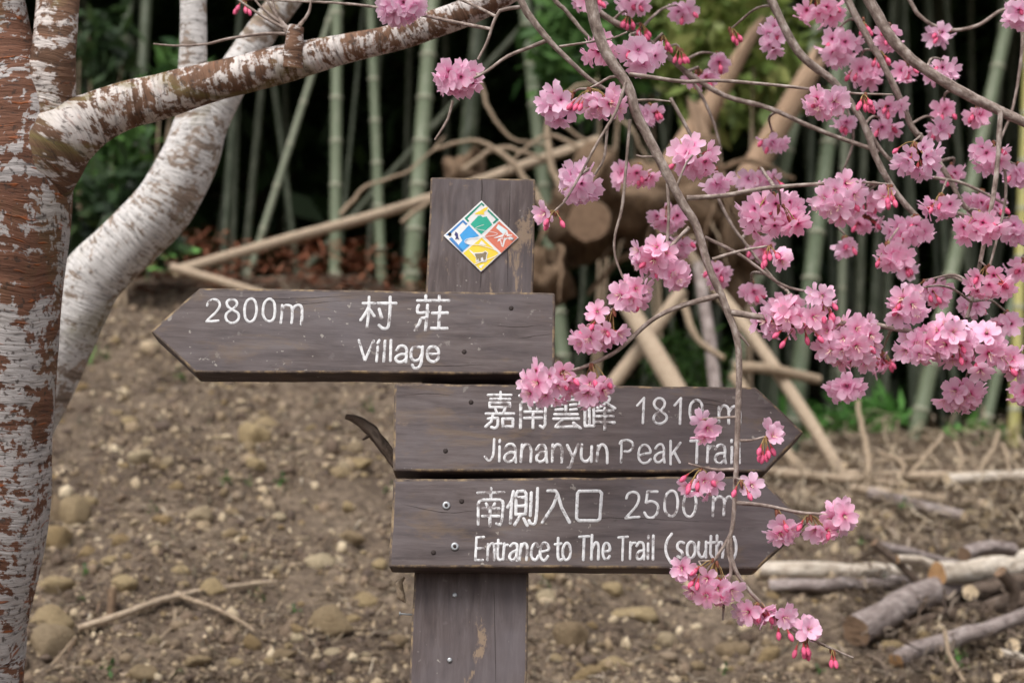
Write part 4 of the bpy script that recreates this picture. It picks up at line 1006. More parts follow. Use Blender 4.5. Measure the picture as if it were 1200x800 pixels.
SH = [ # cx, cy, w, h, depth, flowers, buds, attach
 (640, 452, 84, 58, D, 13, 2, (660, 434)), (695, 458, 56, 46, D, 8, 2, (694, 424)), (688, 400, 52, 40, D, 7, 3, (702, 372)), (712, 392, 52, 40, D, 6, 0, (718, 362)), (700, 368, 30, 30, D, 2, 2, (705, 370)),
 (765, 300, 64, 50, D, 9, 1, (776, 298)), (790, 325, 44, 40, D, 6, 1, (775, 302)), (738, 345, 60, 46, D, 10, 1, (748, 334)),
 (639, 251, 24, 20, D, 2, 3, (650, 247)), (678, 216, 54, 60, 1.98, 13, 1, (682, 200)), (812, 188, 60, 58, 1.96, 11, 1, (810, 182)), (840, 215, 40, 36, 2.1, 4, 0, None),
 (652, 124, 58, 52, 1.97, 12, 1, (672, 108)), (708, 122, 62, 46, D, 8, 6, (692, 104)), (755, 66, 62, 52, 2.05, 11, 1, (742, 50)), (700, 60, 46, 46, 2.05, 6, 2, (706, 46)),
 (905, 252, 92, 66, 2.0, 18, 1, (905, 226)), (928, 262, 40, 40, 1.96, 4, 0, (915, 240)), (914, 302, 26, 36, D, 2, 6, (901, 288)), (982, 234, 72, 66, D, 15, 1, (985, 215)), (1037, 232, 18, 40, D, 1, 5, (1042, 217)),
 (968, 124, 62, 44, D, 9, 1, (975, 107)), (1012, 118, 34, 18, D, 0, 7, (1012, 111)), (930, 372, 92, 48, D, 11, 4, (940, 378)), (905, 378, 60, 44, 1.98, 6, 0, (905, 374)), (994, 402, 84, 76, D, 22, 2, (995, 380)), (962, 350, 40, 44, D, 4, 6, (965, 348)),
 (1062, 358, 52, 54, D, 8, 2, (1062, 340)), (1072, 408, 56, 46, D, 9, 1, (1075, 390)), (1112, 400, 62, 62, D, 11, 2, (1120, 396)), (1150, 412, 66, 74, D, 14, 2, (1160, 402)), (1190, 425, 44, 48, D, 6, 2, (1190, 411)), (1127, 464, 62, 46, 1.94, 13, 0, (1130, 445)),
 (990, 456, 50, 32, 2.2, 9, 0, None), (824, 502, 34, 44, D, 4, 0, (826, 491)), (904, 514, 30, 44, D, 2, 7, (897, 511)), (824, 570, 56, 40, D, 5, 5, (822, 548)), (879, 571, 34, 32, D - .03, 1, 2, (868, 562)),
 (918, 624, 44, 38, D, 5, 1, (912, 596)), (962, 622, 46, 34, D, 5, 2, (948, 602)), (985, 606, 42, 44, D, 6, 1, (972, 603)), (836, 690, 76, 54, D, 12, 3, (838, 655)), (800, 668, 30, 34, D, 3, 1, (822, 664)), (884, 718, 52, 38, D, 7, 2, (890, 703)), (915, 722, 40, 30, D, 4, 2, (912, 722)), (945, 738, 30, 26, D, 3, 2, (940, 742)), (950, 768, 16, 24, D, 0, 4, (944, 746)), (978, 764, 12, 10, D, 0, 2, (975, 760)),
 (539, 93, 62, 46, 2.04, 15, 1, (552, 86)), (470, 12, 66, 40, 2.1, 13, 0, (474, -8))]
for c in SH: cluster(c[0], c[1], c[2] * 1.1, c[3] * 1.1, c[4], int(c[5] * 1.1 + .5), c[6], c[7], sharp=c[4] <= 1.95)
SOFT = [(905, 45, 30, 48, 2.4), (960, 14, 60, 40, 2.45), (985, 56, 52, 44, 2.4), (1014, 88, 48, 34, 2.45), (1042, 46, 32, 36, 2.3), (1106, 42, 38, 24, 2.5), (1103, 86, 46, 32, 2.35), (1060, 86, 28, 30, 2.4), (1105, 130, 26, 24, 2.45), (1146, 137, 30, 24, 2.4), (1100, 152, 26, 18, 2.4), (1038, 152, 44, 22, 2.4), (1040, 126, 46, 20, 2.35), (990, 146, 28, 24, 2.5), (906, 168, 40, 26, 2.5), (822, 92, 46, 24, 2.55), (842, 76, 22, 26, 2.5),
 (1076, 188, 60, 46, 2.1), (1158, 186, 52, 42, 2.2), (1192, 207, 32, 30, 2.3), (1102, 243, 46, 36, 2.2), (1148, 268, 58, 44, 2.1), (1066, 272, 58, 40, 2.25), (1046, 302, 44, 40, 2.2), (1015, 262, 40, 24, 2.5), (1190, 18, 40, 36, 2.2), (886, 212, 60, 28, 2.45), (745, 206, 56, 32, 2.4), (782, 257, 50, 32, 2.45), (798, 292, 34, 34, 2.5), (842, 322, 34, 34, 2.5), (1160, 332, 58, 42, 2.1), (1195, 318, 36, 30, 2.3), (1188, 272, 40, 34, 2.3), (762, 134, 34, 28, 2.4), (1060, 316, 30, 26, 2.5), (800, 16, 34, 22, 2.5), (740, 8, 46, 28, 2.4), (690, 4, 46, 22, 2.3), (1150, 238, 40, 34, 2.4), (1020, 240, 30, 34, 2.5), (1100, 345, 36, 30, 2.3), (1165, 244, 30, 24, 2.4), (890, 292, 30, 30, 2.6), (1030, 425, 40, 30, 2.5), (990, 290, 24, 30, 2.5), (880, 345, 36, 28, 2.4), (1195, 460, 30, 34, 2.2), (1118, 205, 36, 26, 2.5), (918, 362, 50, 30, 2.25), (1140, 360, 40, 30, 2.3), (1080, 345, 46, 34, 2.2), (1180, 380, 36, 30, 2.3)]
for c in SOFT: cluster(c[0], c[1], c[2] * 1.15, c[3] * 1.15, c[4], n=max(4, int(c[2] * c[3] / 190)), buds=2, fr=15.5, sharp=False)

for c in ((752, 34), (778, 48), (796, 62), (735, 22), (860, 40), (1012, 30), (1030, 66), (285, 6)): cluster(c[0], c[1], 24, 16, 2.4, n=0, buds=5, fr=15, sharp=False)
# ================================================================== BAMBOO GROVE
def culm(pa, pb, r_px, Y, mat, label, group, nodes=True, top=9.5):
    a = PY(*pa, Y); b = PY(*pb, Y); d = (a - b).normalized()
    lo = b.copy()
    while lo.z > gz(lo.x, lo.y) - 0.1: lo -= d * 0.05
    Lt = min(top, 9.5) / max(.6, d.z); r = r_px * Y / FPX
    e = empty('bamboo_culm', lo); tag(e, label, 'bamboo', group)
    n = int(Lt / 0.34); mb = MB(); pts, rad = [], []
    for i in range(n):
        s = i * 0.34; rr = r * (1 - 0.45 * i / n)
        for ds, k in ((0, 1.0), (.015, 1.05), (.03, .97), (.17, 1.0)): pts.append(lo + d * (s + ds)); rad.append(rr * k)
    sub = MB(); V = []; seg = 10
    q = d.to_track_quat('Z', 'Y').to_matrix(); UVv = []
    for p, rr in zip(pts, rad):
        for k in range(seg): an = 2 * math.pi * k / seg; V.append(p + q @ Vector((rr * math.cos(an), rr * math.sin(an), 0))); UVv.append((k / seg, (p - lo).length))
    F = [(i * seg + k, i * seg + (k + 1) % seg, (i + 1) * seg + (k + 1) % seg, (i + 1) * seg + k) for i in range(len(pts) - 1) for k in range(seg)]
    mb.add(V, F, UVv); obj('culm', mb.me('culm', M[mat]), e, world_verts=True)
    if nodes:
        for i in range(1, n):
            p = lo + d * (i * .34 + .015); v = p - C0; dd = v.dot(FW); y = 400 - FPX * v.dot(UP) / dd
            if -20 < y < 560:
                o = obj('node', NODE, e, p - lo); rr = r * (1 - .45 * i / n); o.scale = (rr * 1.06, rr * 1.06, .014); o.rotation_euler = q.to_euler()
    return e
mb = MB(); sg = 12; V = [(rr * math.cos(2 * math.pi * k / sg), rr * math.sin(2 * math.pi * k / sg), z) for rr, z in ((1.0, -1), (1.09, -.3), (1.09, .3), (1.0, 1)) for k in range(sg)]
mb.add(V, [(i * sg + k, i * sg + (k + 1) % sg, (i + 1) * sg + (k + 1) % sg, (i + 1) * sg + k) for i in range(3) for k in range(sg)]); NODE = mb.me('node', M['bamboo_node'])
gB = 'bamboo culms behind the slope'
CULMS = [
 ((395, 0), (393, 300), 9, 10.5, 'bamboo', 'pale green bamboo culm, left one of the upright pair left of the post'),
 ((434, 0), (446, 300), 8, 10.8, 'bamboo', 'slim pale green bamboo culm, right one of the upright pair left of the post'),
 ((504, 40), (484, 300), 12.5, 10.5, 'bamboo', 'thick pale bamboo culm rising just left of the post top'),
 ((362, 100), (302, 290), 5.5, 10.6, 'bamboo', 'slender green bamboo culm slanting up to the right beside the forked pale trunk'),
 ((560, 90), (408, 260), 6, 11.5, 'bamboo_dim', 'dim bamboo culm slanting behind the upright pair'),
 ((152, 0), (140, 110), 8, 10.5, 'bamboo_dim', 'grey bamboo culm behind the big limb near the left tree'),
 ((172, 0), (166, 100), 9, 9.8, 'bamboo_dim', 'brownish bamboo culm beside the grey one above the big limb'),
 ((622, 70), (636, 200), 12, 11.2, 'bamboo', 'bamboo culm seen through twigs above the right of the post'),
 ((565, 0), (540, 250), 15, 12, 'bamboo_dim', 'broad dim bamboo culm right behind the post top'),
 ((988, 30), (931, 478), 12.5, 10.2, 'bamboo', 'thick pale bamboo culm leaning right behind the blossoms'),
 ((935, 130), (872, 395), 9, 10.8, 'bamboo', 'green bamboo culm leaning, just left of the thick pale one'),
 ((1122, 290), (1074, 505), 11.5, 10.6, 'bamboo', 'pale bamboo culm leaning right below the right-hand blossoms'),
 ((1196, 300), (1187, 535), 8.5, 9.6, 'bamboo_yellow', 'yellowish bamboo culm at the right edge'),
 ((1168, 440), (1152, 512), 8, 10.8, 'bamboo', 'short-seen pale bamboo culm left of the yellowish one'),
 ((985, 440), (984, 500), 7, 11.8, 'bamboo', 'pale bamboo culm standing under the lone hanging blossom cluster'),
 ((1010, 250), (1004, 470), 7, 12.4, 'bamboo_dim', 'dim green bamboo culm right of the thick leaning one'),
 ((1040, 330), (1036, 480), 7, 12.8, 'bamboo_dim', 'dim green bamboo culm behind the middle right blossoms'),
 ((275, 110), (262, 300), 6, 12.5, 'bamboo_dim', 'dark bamboo culm right of the forked pale trunk'),
 ((305, 120), (290, 280), 6, 13, 'bamboo_dim', 'dark bamboo culm crossing behind the slender slanting one'),
 ((330, 170), (345, 290), 5, 13, 'bamboo_dim', 'thin dark bamboo culm leaning left in the shade'),
 ((905, 240), (908, 440), 6, 12.6, 'bamboo_dim', 'dim bamboo culm between the two leaning pale culms')]
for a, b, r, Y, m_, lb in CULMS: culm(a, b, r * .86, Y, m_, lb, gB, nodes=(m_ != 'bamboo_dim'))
rr_ = random.Random(3); k = 0
while k < 52:
    px = rr_.uniform(60, 1240); Y = rr_.uniform(12.5, 17.5); ln = rr_.uniform(-30, 30)
    if px < 860 and rr_.random() < .72: continue
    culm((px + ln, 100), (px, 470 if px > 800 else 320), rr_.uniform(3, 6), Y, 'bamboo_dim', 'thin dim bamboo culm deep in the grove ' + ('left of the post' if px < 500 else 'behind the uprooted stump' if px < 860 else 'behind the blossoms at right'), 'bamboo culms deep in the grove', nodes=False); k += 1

# leaf masses -------------------------------------------------------------------
def leaves(n, cen, siz, name, mat, l=(0.08, 0.16), ratio=0.3, parent=None, flat=0.3, shell=0.0, seed=0):
    rg = np.random.default_rng(seed + 77)
    q = rg.normal(size=(n, 3)); q /= np.linalg.norm(q, axis=1)[:, None]; q *= (rg.uniform(shell, 1, n) ** 0.45)[:, None]
    c = np.array(cen)[None] + q * np.array(siz)[None]
    d = rg.normal(size=(n, 3)); d[:, 2] -= flat; d /= np.linalg.norm(d, axis=1)[:, None]
    s_ = np.cross(d, rg.normal(size=(n, 3))); s_ /= np.linalg.norm(s_, axis=1)[:, None]
    L = rg.uniform(l[0], l[1], n)[:, None]; Wd = L * ratio * .5; up_ = np.cross(d, s_)
    V = np.stack([c, c + d * L * .5 + s_ * Wd + up_ * L * .06, c + d * L, c + d * L * .5 - s_ * Wd + up_ * L * .06], 1).reshape(-1, 3)
    F = np.arange(n * 4).reshape(n, 4)
    return fastmesh(bpy.data.meshes.new(name), V, F, [mat])
def boxleaves(n, lo, hi, name, mat, l, ratio, seed):
    rg = np.random.default_rng(seed); c = rg.uniform(lo, hi, (n, 3))
    d = rg.normal(size=(n, 3)); d[:, 2] *= .5; d /= np.linalg.norm(d, axis=1)[:, None]
    s_ = np.cross(d, rg.normal(size=(n, 3)) + np.array([0, 0, 2.5])); s_ /= np.linalg.norm(s_, axis=1)[:, None]
    L = rg.uniform(l[0], l[1], n)[:, None]; Wd = L * ratio * .5
    V = np.stack([c, c + d * L * .5 + s_ * Wd, c + d * L, c + d * L * .5 - s_ * Wd], 1).reshape(-1, 3)
    return V, np.arange(n * 4).reshape(n, 4), c
# unseen canopy of the grove, dense and drawn forward to shade it
V, F, c = boxleaves(32000, (-16, 8.8, 0), (16, 30, 1), 'bamboo_shade_canopy', M['leaf_dark'], (.5, 1.0), .45, 5)
gzv = terrain(c[:, 0], np.minimum(c[:, 1], 17.0), False); z0 = gzv + 6.0 + 3.5 * np.random.default_rng(8).random(len(c)) + np.maximum(0, (c[:, 1] - 17)) * 1.1
V = V.reshape(-1, 4, 3); V[:, :, 2] += (z0 - c[:, 2])[:, None]
o = obj('bamboo_shade_canopy', fastmesh(bpy.data.meshes.new('bamboo_shade_canopy'), V.reshape(-1, 3), F, [M['leaf_dark']])); tag(o, 'unseen leafy canopy over the bamboo grove, set dense to shade it', 'foliage', kind='stuff')
# thicket on the hillside behind the culms
V, F, c = boxleaves(26000, (-20, 16.5, 0), (20, 24, 1), 'thicket', M['leaf_dark'], (.3, .8), .4, 6)
z0 = terrain(c[:, 0], c[:, 1], False) + 2.2 * np.random.default_rng(9).random(len(c)) ** 1.3
V = V.reshape(-1, 4, 3); V[:, :, 2] += (z0 - c[:, 2])[:, None]
o = obj('far_thicket', fastmesh(bpy.data.meshes.new('far_thicket'), V.reshape(-1, 3), F, [M['leaf_dark']])); tag(o, 'dark thicket on the hillside deep behind the bamboo', 'foliage', kind='stuff')

def shrub(px, py, Y, rx, rz, n, mat, label, l=(.06, .13), ratio=.42, stems=4, seed=0, group=None):
    c = PY(px, py, Y); g = gz(c.x, c.y); rx *= Y / FPX; rz *= Y / FPX
    b = Vector((c.x, c.y, g - .03)); e = empty('shrub', b); tag(e, label, 'shrub', group)
    me = leaves(n, (0, 0, c.z - b.z), (rx, rx * .7, rz), 'foliage', M[mat], l, ratio, seed=seed); obj('foliage', me, e)
    rd = random.Random(seed); mb = MB()
    for i in range(stems):
        t_ = Vector((rd.uniform(-.6, .6) * rx, rd.uniform(-.4, .4) * rx, c.z - b.z + rd.uniform(-.2, .6) * rz)); tube(mb, [(rd.uniform(-.03, .03), 0, 0), t_ * .5 + Vector((rd.uniform(-.05, .05), 0, 0.05)), t_], [.012, .009, .003], .08, 6, seed=i)
    obj('stem', mb.me('stem', M['dead']), e); return e
shrub(150, 250, 8.2, 70, 60, 420, 'leaf_dark', 'dark leafy shrub between the brown trunk and the pale trunk', (.10, .22), seed=1)
shrub(130, 180, 9.0, 60, 70, 300, 'leaf_mid', 'green leafy shrub below the big limb beside the left tree', (.10, .2), seed=2)
shrub(120, 60, 9.2, 50, 60, 160, 'leaf_dark', 'dark shrub branches in the gap above the big limb', (.10, .2), seed=3)
shrub(205, 95, 9.0, 40, 50, 160, 'leaf_mid', 'small green shrub left of the pale upright stem', (.10, .2), seed=4)
shrub(690, 60, 10.4, 90, 90, 520, 'leaf_mid', 'green shrub behind the twigs right of the post', (.12, .26), seed=5)
shrub(860, 60, 10.0, 110, 100, 650, 'leaf_yellow', 'yellow-green shrub behind the splintered timber', (.12, .26), seed=6)
shrub(770, 30, 10.8, 80, 70, 360, 'leaf_yellow', 'yellow-green shrub top between the twigs above the stump', (.12, .26), seed=7)
shrub(800, 420, 9.0, 50, 40, 240, 'leaf_mid', 'low green shrub behind the crossed dry poles', (.08, .2), .2, seed=8)
shrub(930, 495, 11.6, 36, 18, 260, 'leaf_bright', 'bright green fern clump left under the hanging blossom', (.1, .25), .2, seed=9)
shrub(1010, 490, 11.7, 50, 22, 360, 'leaf_bright', 'bright green fern clump at the foot of the right-hand culms', (.1, .25), .2, seed=10)
shrub(1145, 515, 10.4, 30, 9, 120, 'leaf_bright', 'low bright green plant beside the short-seen culm', (.1, .22), .35, seed=11)
shrub(1175, 525, 9.8, 26, 10, 110, 'leaf_mid', 'low dark green plant at the foot of the yellowish culm', (.1, .22), .35, seed=12)
# broad bright leaf plant by the pale trunk
q = G(172, 330); LY = q.y; b = q; bl_ = empty('broadleaf_plant', b); tag(bl_, 'low plant with a broad bright green leaf beside the pale trunk', 'plant')
def broad_leaf(a, bpt, wd, parent):
    A, B = PY(*a, LY), PY(*bpt, LY); mb = MB(); V = []; UVv = []
    L = B - A; S_ = Vector((0, .5, .85)).cross(L).cross(L).normalized()
    for i in range(9):
        t = i / 8; ww = wd * math.sin(math.pi * (t * .96 + .02)) ** .7
        for s in (-1, 0, 1): V.append(A + L * t + S_ * ww * s + Vector((0, 0, .03 * math.sin(math.pi * t) + .008 * abs(s)))); UVv.append((t, s))
    mb.add(V, [(i * 3 + s, i * 3 + s + 1, i * 3 + s + 4, i * 3 + s + 3) for i in range(8) for s in range(2)], UVv); obj('leaf', mb.me('leaf', M['leaf_bright']), parent, world_verts=True)
broad_leaf((180, 311), (236, 295), .04, bl_); broad_leaf((170, 318), (205, 322), .025, bl_); broad_leaf((165, 312), (150, 330), .025, bl_)
mb = MB(); tube(mb, [b + Vector((0, 0, -.02)), PY(172, 314, LY)], [.006, .004], .05, 6); obj('stem', mb.me('stem', M['leaf_mid']), bl_, world_verts=True)
# seedlings
rd = random.Random(21)
SEED = leaves(12, (0, 0, .02), (.028, .028, .02), 'seedling', M['leaf_mid'], (.02, .04), .5, seed=31)
for (a, b) in [(290, 568), (265, 567), (245, 555), (330, 570), (180, 600), (95, 705), (100, 675), (305, 705), (345, 720), (455, 580), (128, 790), (210, 790), (320, 445), (210, 448), (790, 585), (1010, 640), (1035, 690), (850, 790), (960, 790), (720, 640), (640, 690), (1060, 600), (120, 420), (430, 480)]:
    q = G(a, b); o = obj('seedling', SEED, None, q + Vector((0, 0, .0))); o.scale = [rd.uniform(.6, 1.0) * max(.6, q.y / 6)] * 3; o.rotation_euler = (0, 0, rd.uniform(0, 6)); tag(o, 'tiny green seedling sprouting from the bare soil', 'seedling', 'seedlings on the slope')
# grass tufts
for (a, b, sc_, lb) in ((105, 425, 1.0, 'small grass tuft beside the pale trunk foot'), (1120, 780, .8, 'grass tuft in the shade under the log pile')):
    q = G(a, b); mb = MB()
    for i in range(26):
        an = rd.uniform(0, 6.28); h = rd.uniform(.05, .11) * sc_ * q.y / 4.5; e = rd.uniform(.1, .6) * h; wv = Vector((-math.sin(an), math.cos(an), 0)) * .002
        p0 = Vector((rd.uniform(-.03, .03), rd.uniform(-.03, .03), -.01)); p1 = p0 + Vector((math.cos(an) * e * .4, math.sin(an) * e * .4, h * .7)); p2 = p0 + Vector((math.cos(an) * e, math.sin(an) * e, h))
        mb.add([p0 - wv, p0 + wv, p1 - wv * .8, p1 + wv * .8, p2], [(0, 1, 3, 2), (2, 3, 4)])
    o = obj('grass_tuft', mb.me('grass_tuft', M['leaf_bright']), None, q); tag(o, lb, 'grass')

# ================================================================== UPROOTED STUMP
sb = PY(730, 345, 8.2); sb.z = gz(sb.x, sb.y) - .05
st = empty('uprooted_stump', sb); tag(st, 'uprooted brown stump with two splintered timbers rising behind the blossoms', 'stump')
def lump(cpx, cpy, Y, rx, ry, seed, mat, name, depth=.6, amp=.8):
    c = PY(cpx, cpy, Y); s = Y / FPX; V = []
    for v in I3:
        q = Vector(v); k = 1 + amp * mnoise.noise(q * 1.6 + Vector((seed, 0, 0))) + amp * .5 * mnoise.noise(q * 4 + Vector((0, seed, 0))) + amp * .35 * mnoise.noise(q * 9 + Vector((0, 0, seed)))
        V.append(c + Vector((q.x * rx * s * k, q.y * depth * k, q.z * ry * s * k)))
    uvv = [(v[0] * .5, v[2] * .5) for v in I3]
    me = mesh(name, V, F3, M[mat], uvv); return obj(name, me, st, world_verts=True)
lump(700, 245, 8.6, 62, 52, 1, 'root', 'root_mass', .5); lump(790, 245, 8.8, 70, 60, 2, 'root', 'root_mass', .5); lump(850, 290, 9.0, 40, 60, 4, 'root', 'root_mass', .4); lump(640, 330, 8.7, 30, 40, 5, 'root', 'root_mass', .3); lump(545, 215, 9.6, 30, 30, 6, 'root', 'root_mass', .3)
mb = MB(); tube(mb, [PY(700, 262, 8.9), PY(690, 258, 8.0)], [.13, .115], .05, 18, .12, 4, capm=1, seed=3); obj('sawn_root', mb.me('sawn_root', [M['root'], M['cut_dark']]), st, world_verts=True)
rq = random.Random(17)
for i in range(22):
    a0, b0 = rq.uniform(640, 860), rq.uniform(205, 290); dx_, dy_ = rq.uniform(-45, 45), rq.uniform(-20, 70); Yq = 8.15 + rq.uniform(0, .3); r_ = rq.uniform(1.5, 4.5)
    mb = MB(); tube(mb, [PY(a0, b0, Yq + .35), PY(a0 + dx_ * .4, b0 + dy_ * .3 - 6, Yq), PY(a0 + dx_, b0 + dy_, Yq - .1)], [r_ * 8.2 / FPX, r_ * .8 * 8.2 / FPX, r_ * .25 * 8.2 / FPX], .04, 6, .3, 8, .03, seed=i + 90); obj('root', mb.me('root', M['root' if i % 3 else 'dead']), st, world_verts=True)
def splint(a, b, r0, r1, Y, seed):
    mb = MB(); A, B = PY(*a, Y), PY(*b, Y); L = B - A; s = Y / FPX; V = []; seg = 14; UVv = []
    rdx = random.Random(seed); jag = [rdx.uniform(-.16, .1) for _ in range(seg)]
    d = L.normalized(); q = d.to_track_quat('Z', 'Y').to_matrix()
    for i in range(8):
        t = i / 7; rr = (r0 + (r1 - r0) * t) * s
        for k in range(seg):
            an = 2 * math.pi * k / seg; tt = t + (jag[k] if i >= 6 else 0); rk = rr * (1 + .22 * mnoise.noise(Vector((math.cos(an) * 2, math.sin(an) * 2, seed + t * .6))))
            V.append(A + L * tt + q @ Vector((rk * math.cos(an), .7 * rk * math.sin(an), 0))); UVv.append((k / seg, t))
    F = [(i * seg + k, i * seg + (k + 1) % seg, (i + 1) * seg + (k + 1) % seg, (i + 1) * seg + k) for i in range(7) for k in range(seg)]; F.append(tuple(7 * seg + k for k in range(seg)))
    mb.add(V, F, UVv); obj('splintered_timber', mb.me('splintered_timber', M['splinter'], True), st, world_verts=True)
splint((785, 205), (888, 30), 30, 9, 8.9, 1); splint((860, 235), (958, 68), 24, 18, 9.0, 2); splint((835, 215), (812, 120), 24, 10, 8.8, 3)
for i, (pts_, r) in enumerate([([(640, 245), (600, 190), (560, 165), (510, 175)], 5), ([(660, 230), (640, 160), (665, 110), (700, 95)], 5), ([(760, 290), (720, 310), (690, 345)], 6), ([(800, 280), (800, 330), (770, 370)], 7), ([(720, 215), (690, 180), (640, 160), (590, 200)], 4), ([(830, 200), (880, 190), (930, 210)], 5)]):
    mb = MB(); tube(mb, [PY(a, b, 8.3 + .1 * (i % 3)) for a, b in pts_], [r * 8.3 / FPX * (1 - .6 * k / (len(pts_) - 1)) for k in range(len(pts_))], .05, 8, .2, 8, .02, seed=i); obj('root', mb.me('root', M['dead' if i in (0, 1, 4) else 'root']), st, world_verts=True)

for i, (pts_, r) in enumerate([([(400, 250), (430, 215), (480, 200), (520, 160)], 3), ([(470, 260), (520, 230), (560, 250)], 3.5), ([(545, 200), (590, 170), (640, 185), (690, 165)], 4), ([(560, 90), (575, 130), (600, 160), (650, 170)], 3), ([(700, 120), (740, 150), (760, 190)], 3), ([(640, 130), (680, 160), (720, 175)], 3)]):
    mb = MB(); tube(mb, [PY(a, b, 8.6 + .15 * (i % 3)) for a, b in pts_], [r * 8.6 / FPX * (1 - .6 * k / (len(pts_) - 1)) for k in range(len(pts_))], .05, 7, .2, 8, .03, seed=i + 40); obj('root', mb.me('root', M['dead']), st, world_verts=True)
# ================================================================== POLES, LOGS AND BRANCHES
def pole(pts_, r0, r1, mat, name, label, cat, group=None, capm='cut_pale', rough=.1, knots=0, ground_end=None, seed=0, seg=12, wob=.0):
    """points: (px, py, Y)"""
    mb = MB(); p3 = [PY(*q) if len(q) == 3 else G(q[0], q[1], r0 * 5 / FPX) for q in pts_]
    n = len(p3); rr = [(r0 + (r1 - r0) * i / (n - 1)) * p3[i].y / FPX for i in range(n)]
    tube(mb, p3, rr, .04, seg, rough, 7, wob, m=0, capm=1, seed=seed)
    # bark and sawn end are parts
    base_ = p3[0]
    e = empty(name, base_); tag(e, label, cat, group)
    V = np.vstack(mb.V); UVv = np.vstack(mb.UV); Mx = np.array(mb.M)
    for nm, mi, mt in (('bark', 0, mat), ('cut_end', 1, capm)):
        sub = MB(); 
        for f, m_ in zip(mb.F, mb.M):
            if m_ != mi: continue
            if mi == 1: sub.add(V[list(f)], [tuple(range(len(f)))], UVv[list(f)])
        if mi == 0: sub.add(V, [f for f, m_ in zip(mb.F, mb.M) if m_ == 0], UVv); obj(nm, sub.me(nm, M[mt]), e, world_verts=True)
        else:
            for j in range(len(sub.V)): s2 = MB(); s2.add(sub.V[j], [tuple(range(len(sub.V[j])))], sub.UV[j]); obj(nm, s2.me(nm, M[mt], False), e, world_verts=True)
    return e
pole([(205, 318, 7.8), (330, 282, 8.2), (480, 240, 8.8), (640, 185, 9.4), (700, 165, 9.7)], 6.5, 6.5, 'dry_pole', 'fallen_pole', 'long tan dry pole lying slanted from the pale trunk to behind the post', 'pole', seed=1)
pole([(200, 313, 7.6), (260, 330, 7.6), (330, 352, 7.6)], 6, 5, 'dry_pole', 'fallen_pole', 'short tan dry stick crossing the low end of the long slanted pole', 'pole', seed=2)
pole([(1000, 578, 7.8), (940, 480, 8.0), (880, 392, 8.2), (800, 290, 8.5)], 8, 8, 'dry_pole', 'leaning_pole', 'straight tan pole slanting down right behind the middle board point', 'pole', seed=3)
pole([(975, 600, 7.3), (915, 520, 7.6), (860, 440, 7.9)], 7, 7, 'dead', 'leaning_pole', 'brown pole slanting beside the straight tan one', 'pole', seed=4)
pole([(840, 470, 8.0), (832, 400, 8.1), (818, 310, 8.3)], 8, 7, 'log_grey', 'stake', 'grey upright stake behind the main hanging twig', 'stake', seed=5)
pole([(800, 470, 7.6), (760, 400, 7.7), (725, 340, 7.8)], 13, 11, 'dry_pole', 'crossed_pole', 'thick pale pole of the crossed pair above the middle board', 'pole', seed=6)
pole([(710, 460, 7.9), (760, 395, 7.9), (800, 340, 7.9)], 9, 8, 'dry_pole', 'crossed_pole', 'thinner pale pole of the crossed pair above the middle board', 'pole', seed=7)
pole([(860, 430, 8.0), (900, 432, 8.0), (960, 445, 8.1)], 7, 6, 'dead', 'dead_branch', 'short brown dead branch left of the thick leaning culm', 'branch', seed=8)
pole([(800, 345, 8.2), (815, 395, 8.1), (850, 420, 8.0)], 5, 3, 'dead', 'dead_branch', 'bent dead branch beside the grey stake', 'branch', seed=9, wob=.02)
# dry poles lying in the brush at right
for i, (a, b, r, mt, lb) in enumerate([((985, 556), (1205, 558), 6.5, 'dry_pole', 'long pale pole lying level in the brush at right, farthest back'), ((900, 552), (1060, 568), 6, 'dry_pole', 'pale pole running right from behind the middle board point'), ((1000, 572), (1155, 590), 5.5, 'dry_pole', 'pale pole lying just in front of the farthest level pole'), ((1020, 578), (1130, 605), 8, 'log_grey', 'grey weathered pole below the pale poles in the brush'), ((1110, 562), (1210, 556), 7.5, 'log_pale', 'whitish pole end at the right edge in the brush'), ((990, 545), (1080, 536), 4, 'dead', 'thin dead stick at the back of the brush')]):
    A = G(*a, .02 + .01 * i); B = G(*b, .02 + .01 * i)
    pole([(a[0], a[1], A.y), ((a[0] + b[0]) / 2, (a[1] + b[1]) / 2 , (A.y + B.y) / 2), (b[0], b[1], B.y)], r, r * .85, mt, 'fallen_pole', lb, 'pole', seed=20 + i)
rd = random.Random(8)
TL = ['curved dead stick rising from the brush below the hanging blossom', 'thin dead stick leaning left in the brush', 'pale dead stick leaning right in the brush', 'pale forked-looking stick near the low green plants', 'grey stick leaning right beside the yellowish culm', 'thin dark stick in the brush at the right edge']
for i, (pt) in enumerate([[(1018, 580), (1016, 530), (1008, 495), (1005, 470)], [(1040, 575), (1060, 545), (1030, 530)], [(1060, 560), (1090, 530), (1105, 510)], [(1120, 560), (1128, 540), (1120, 520)], [(1140, 560), (1162, 530), (1170, 505)], [(1178, 570), (1182, 545), (1176, 520)]]):
    g = G(*pt[0]); pole([(a, b, g.y + .15 * k) for k, (a, b) in enumerate(pt)], 4.5 if i < 1 else 3.5, 2.5, 'dead', 'dead_stick', TL[i], 'stick', seed=30 + i, seg=8, wob=.01)

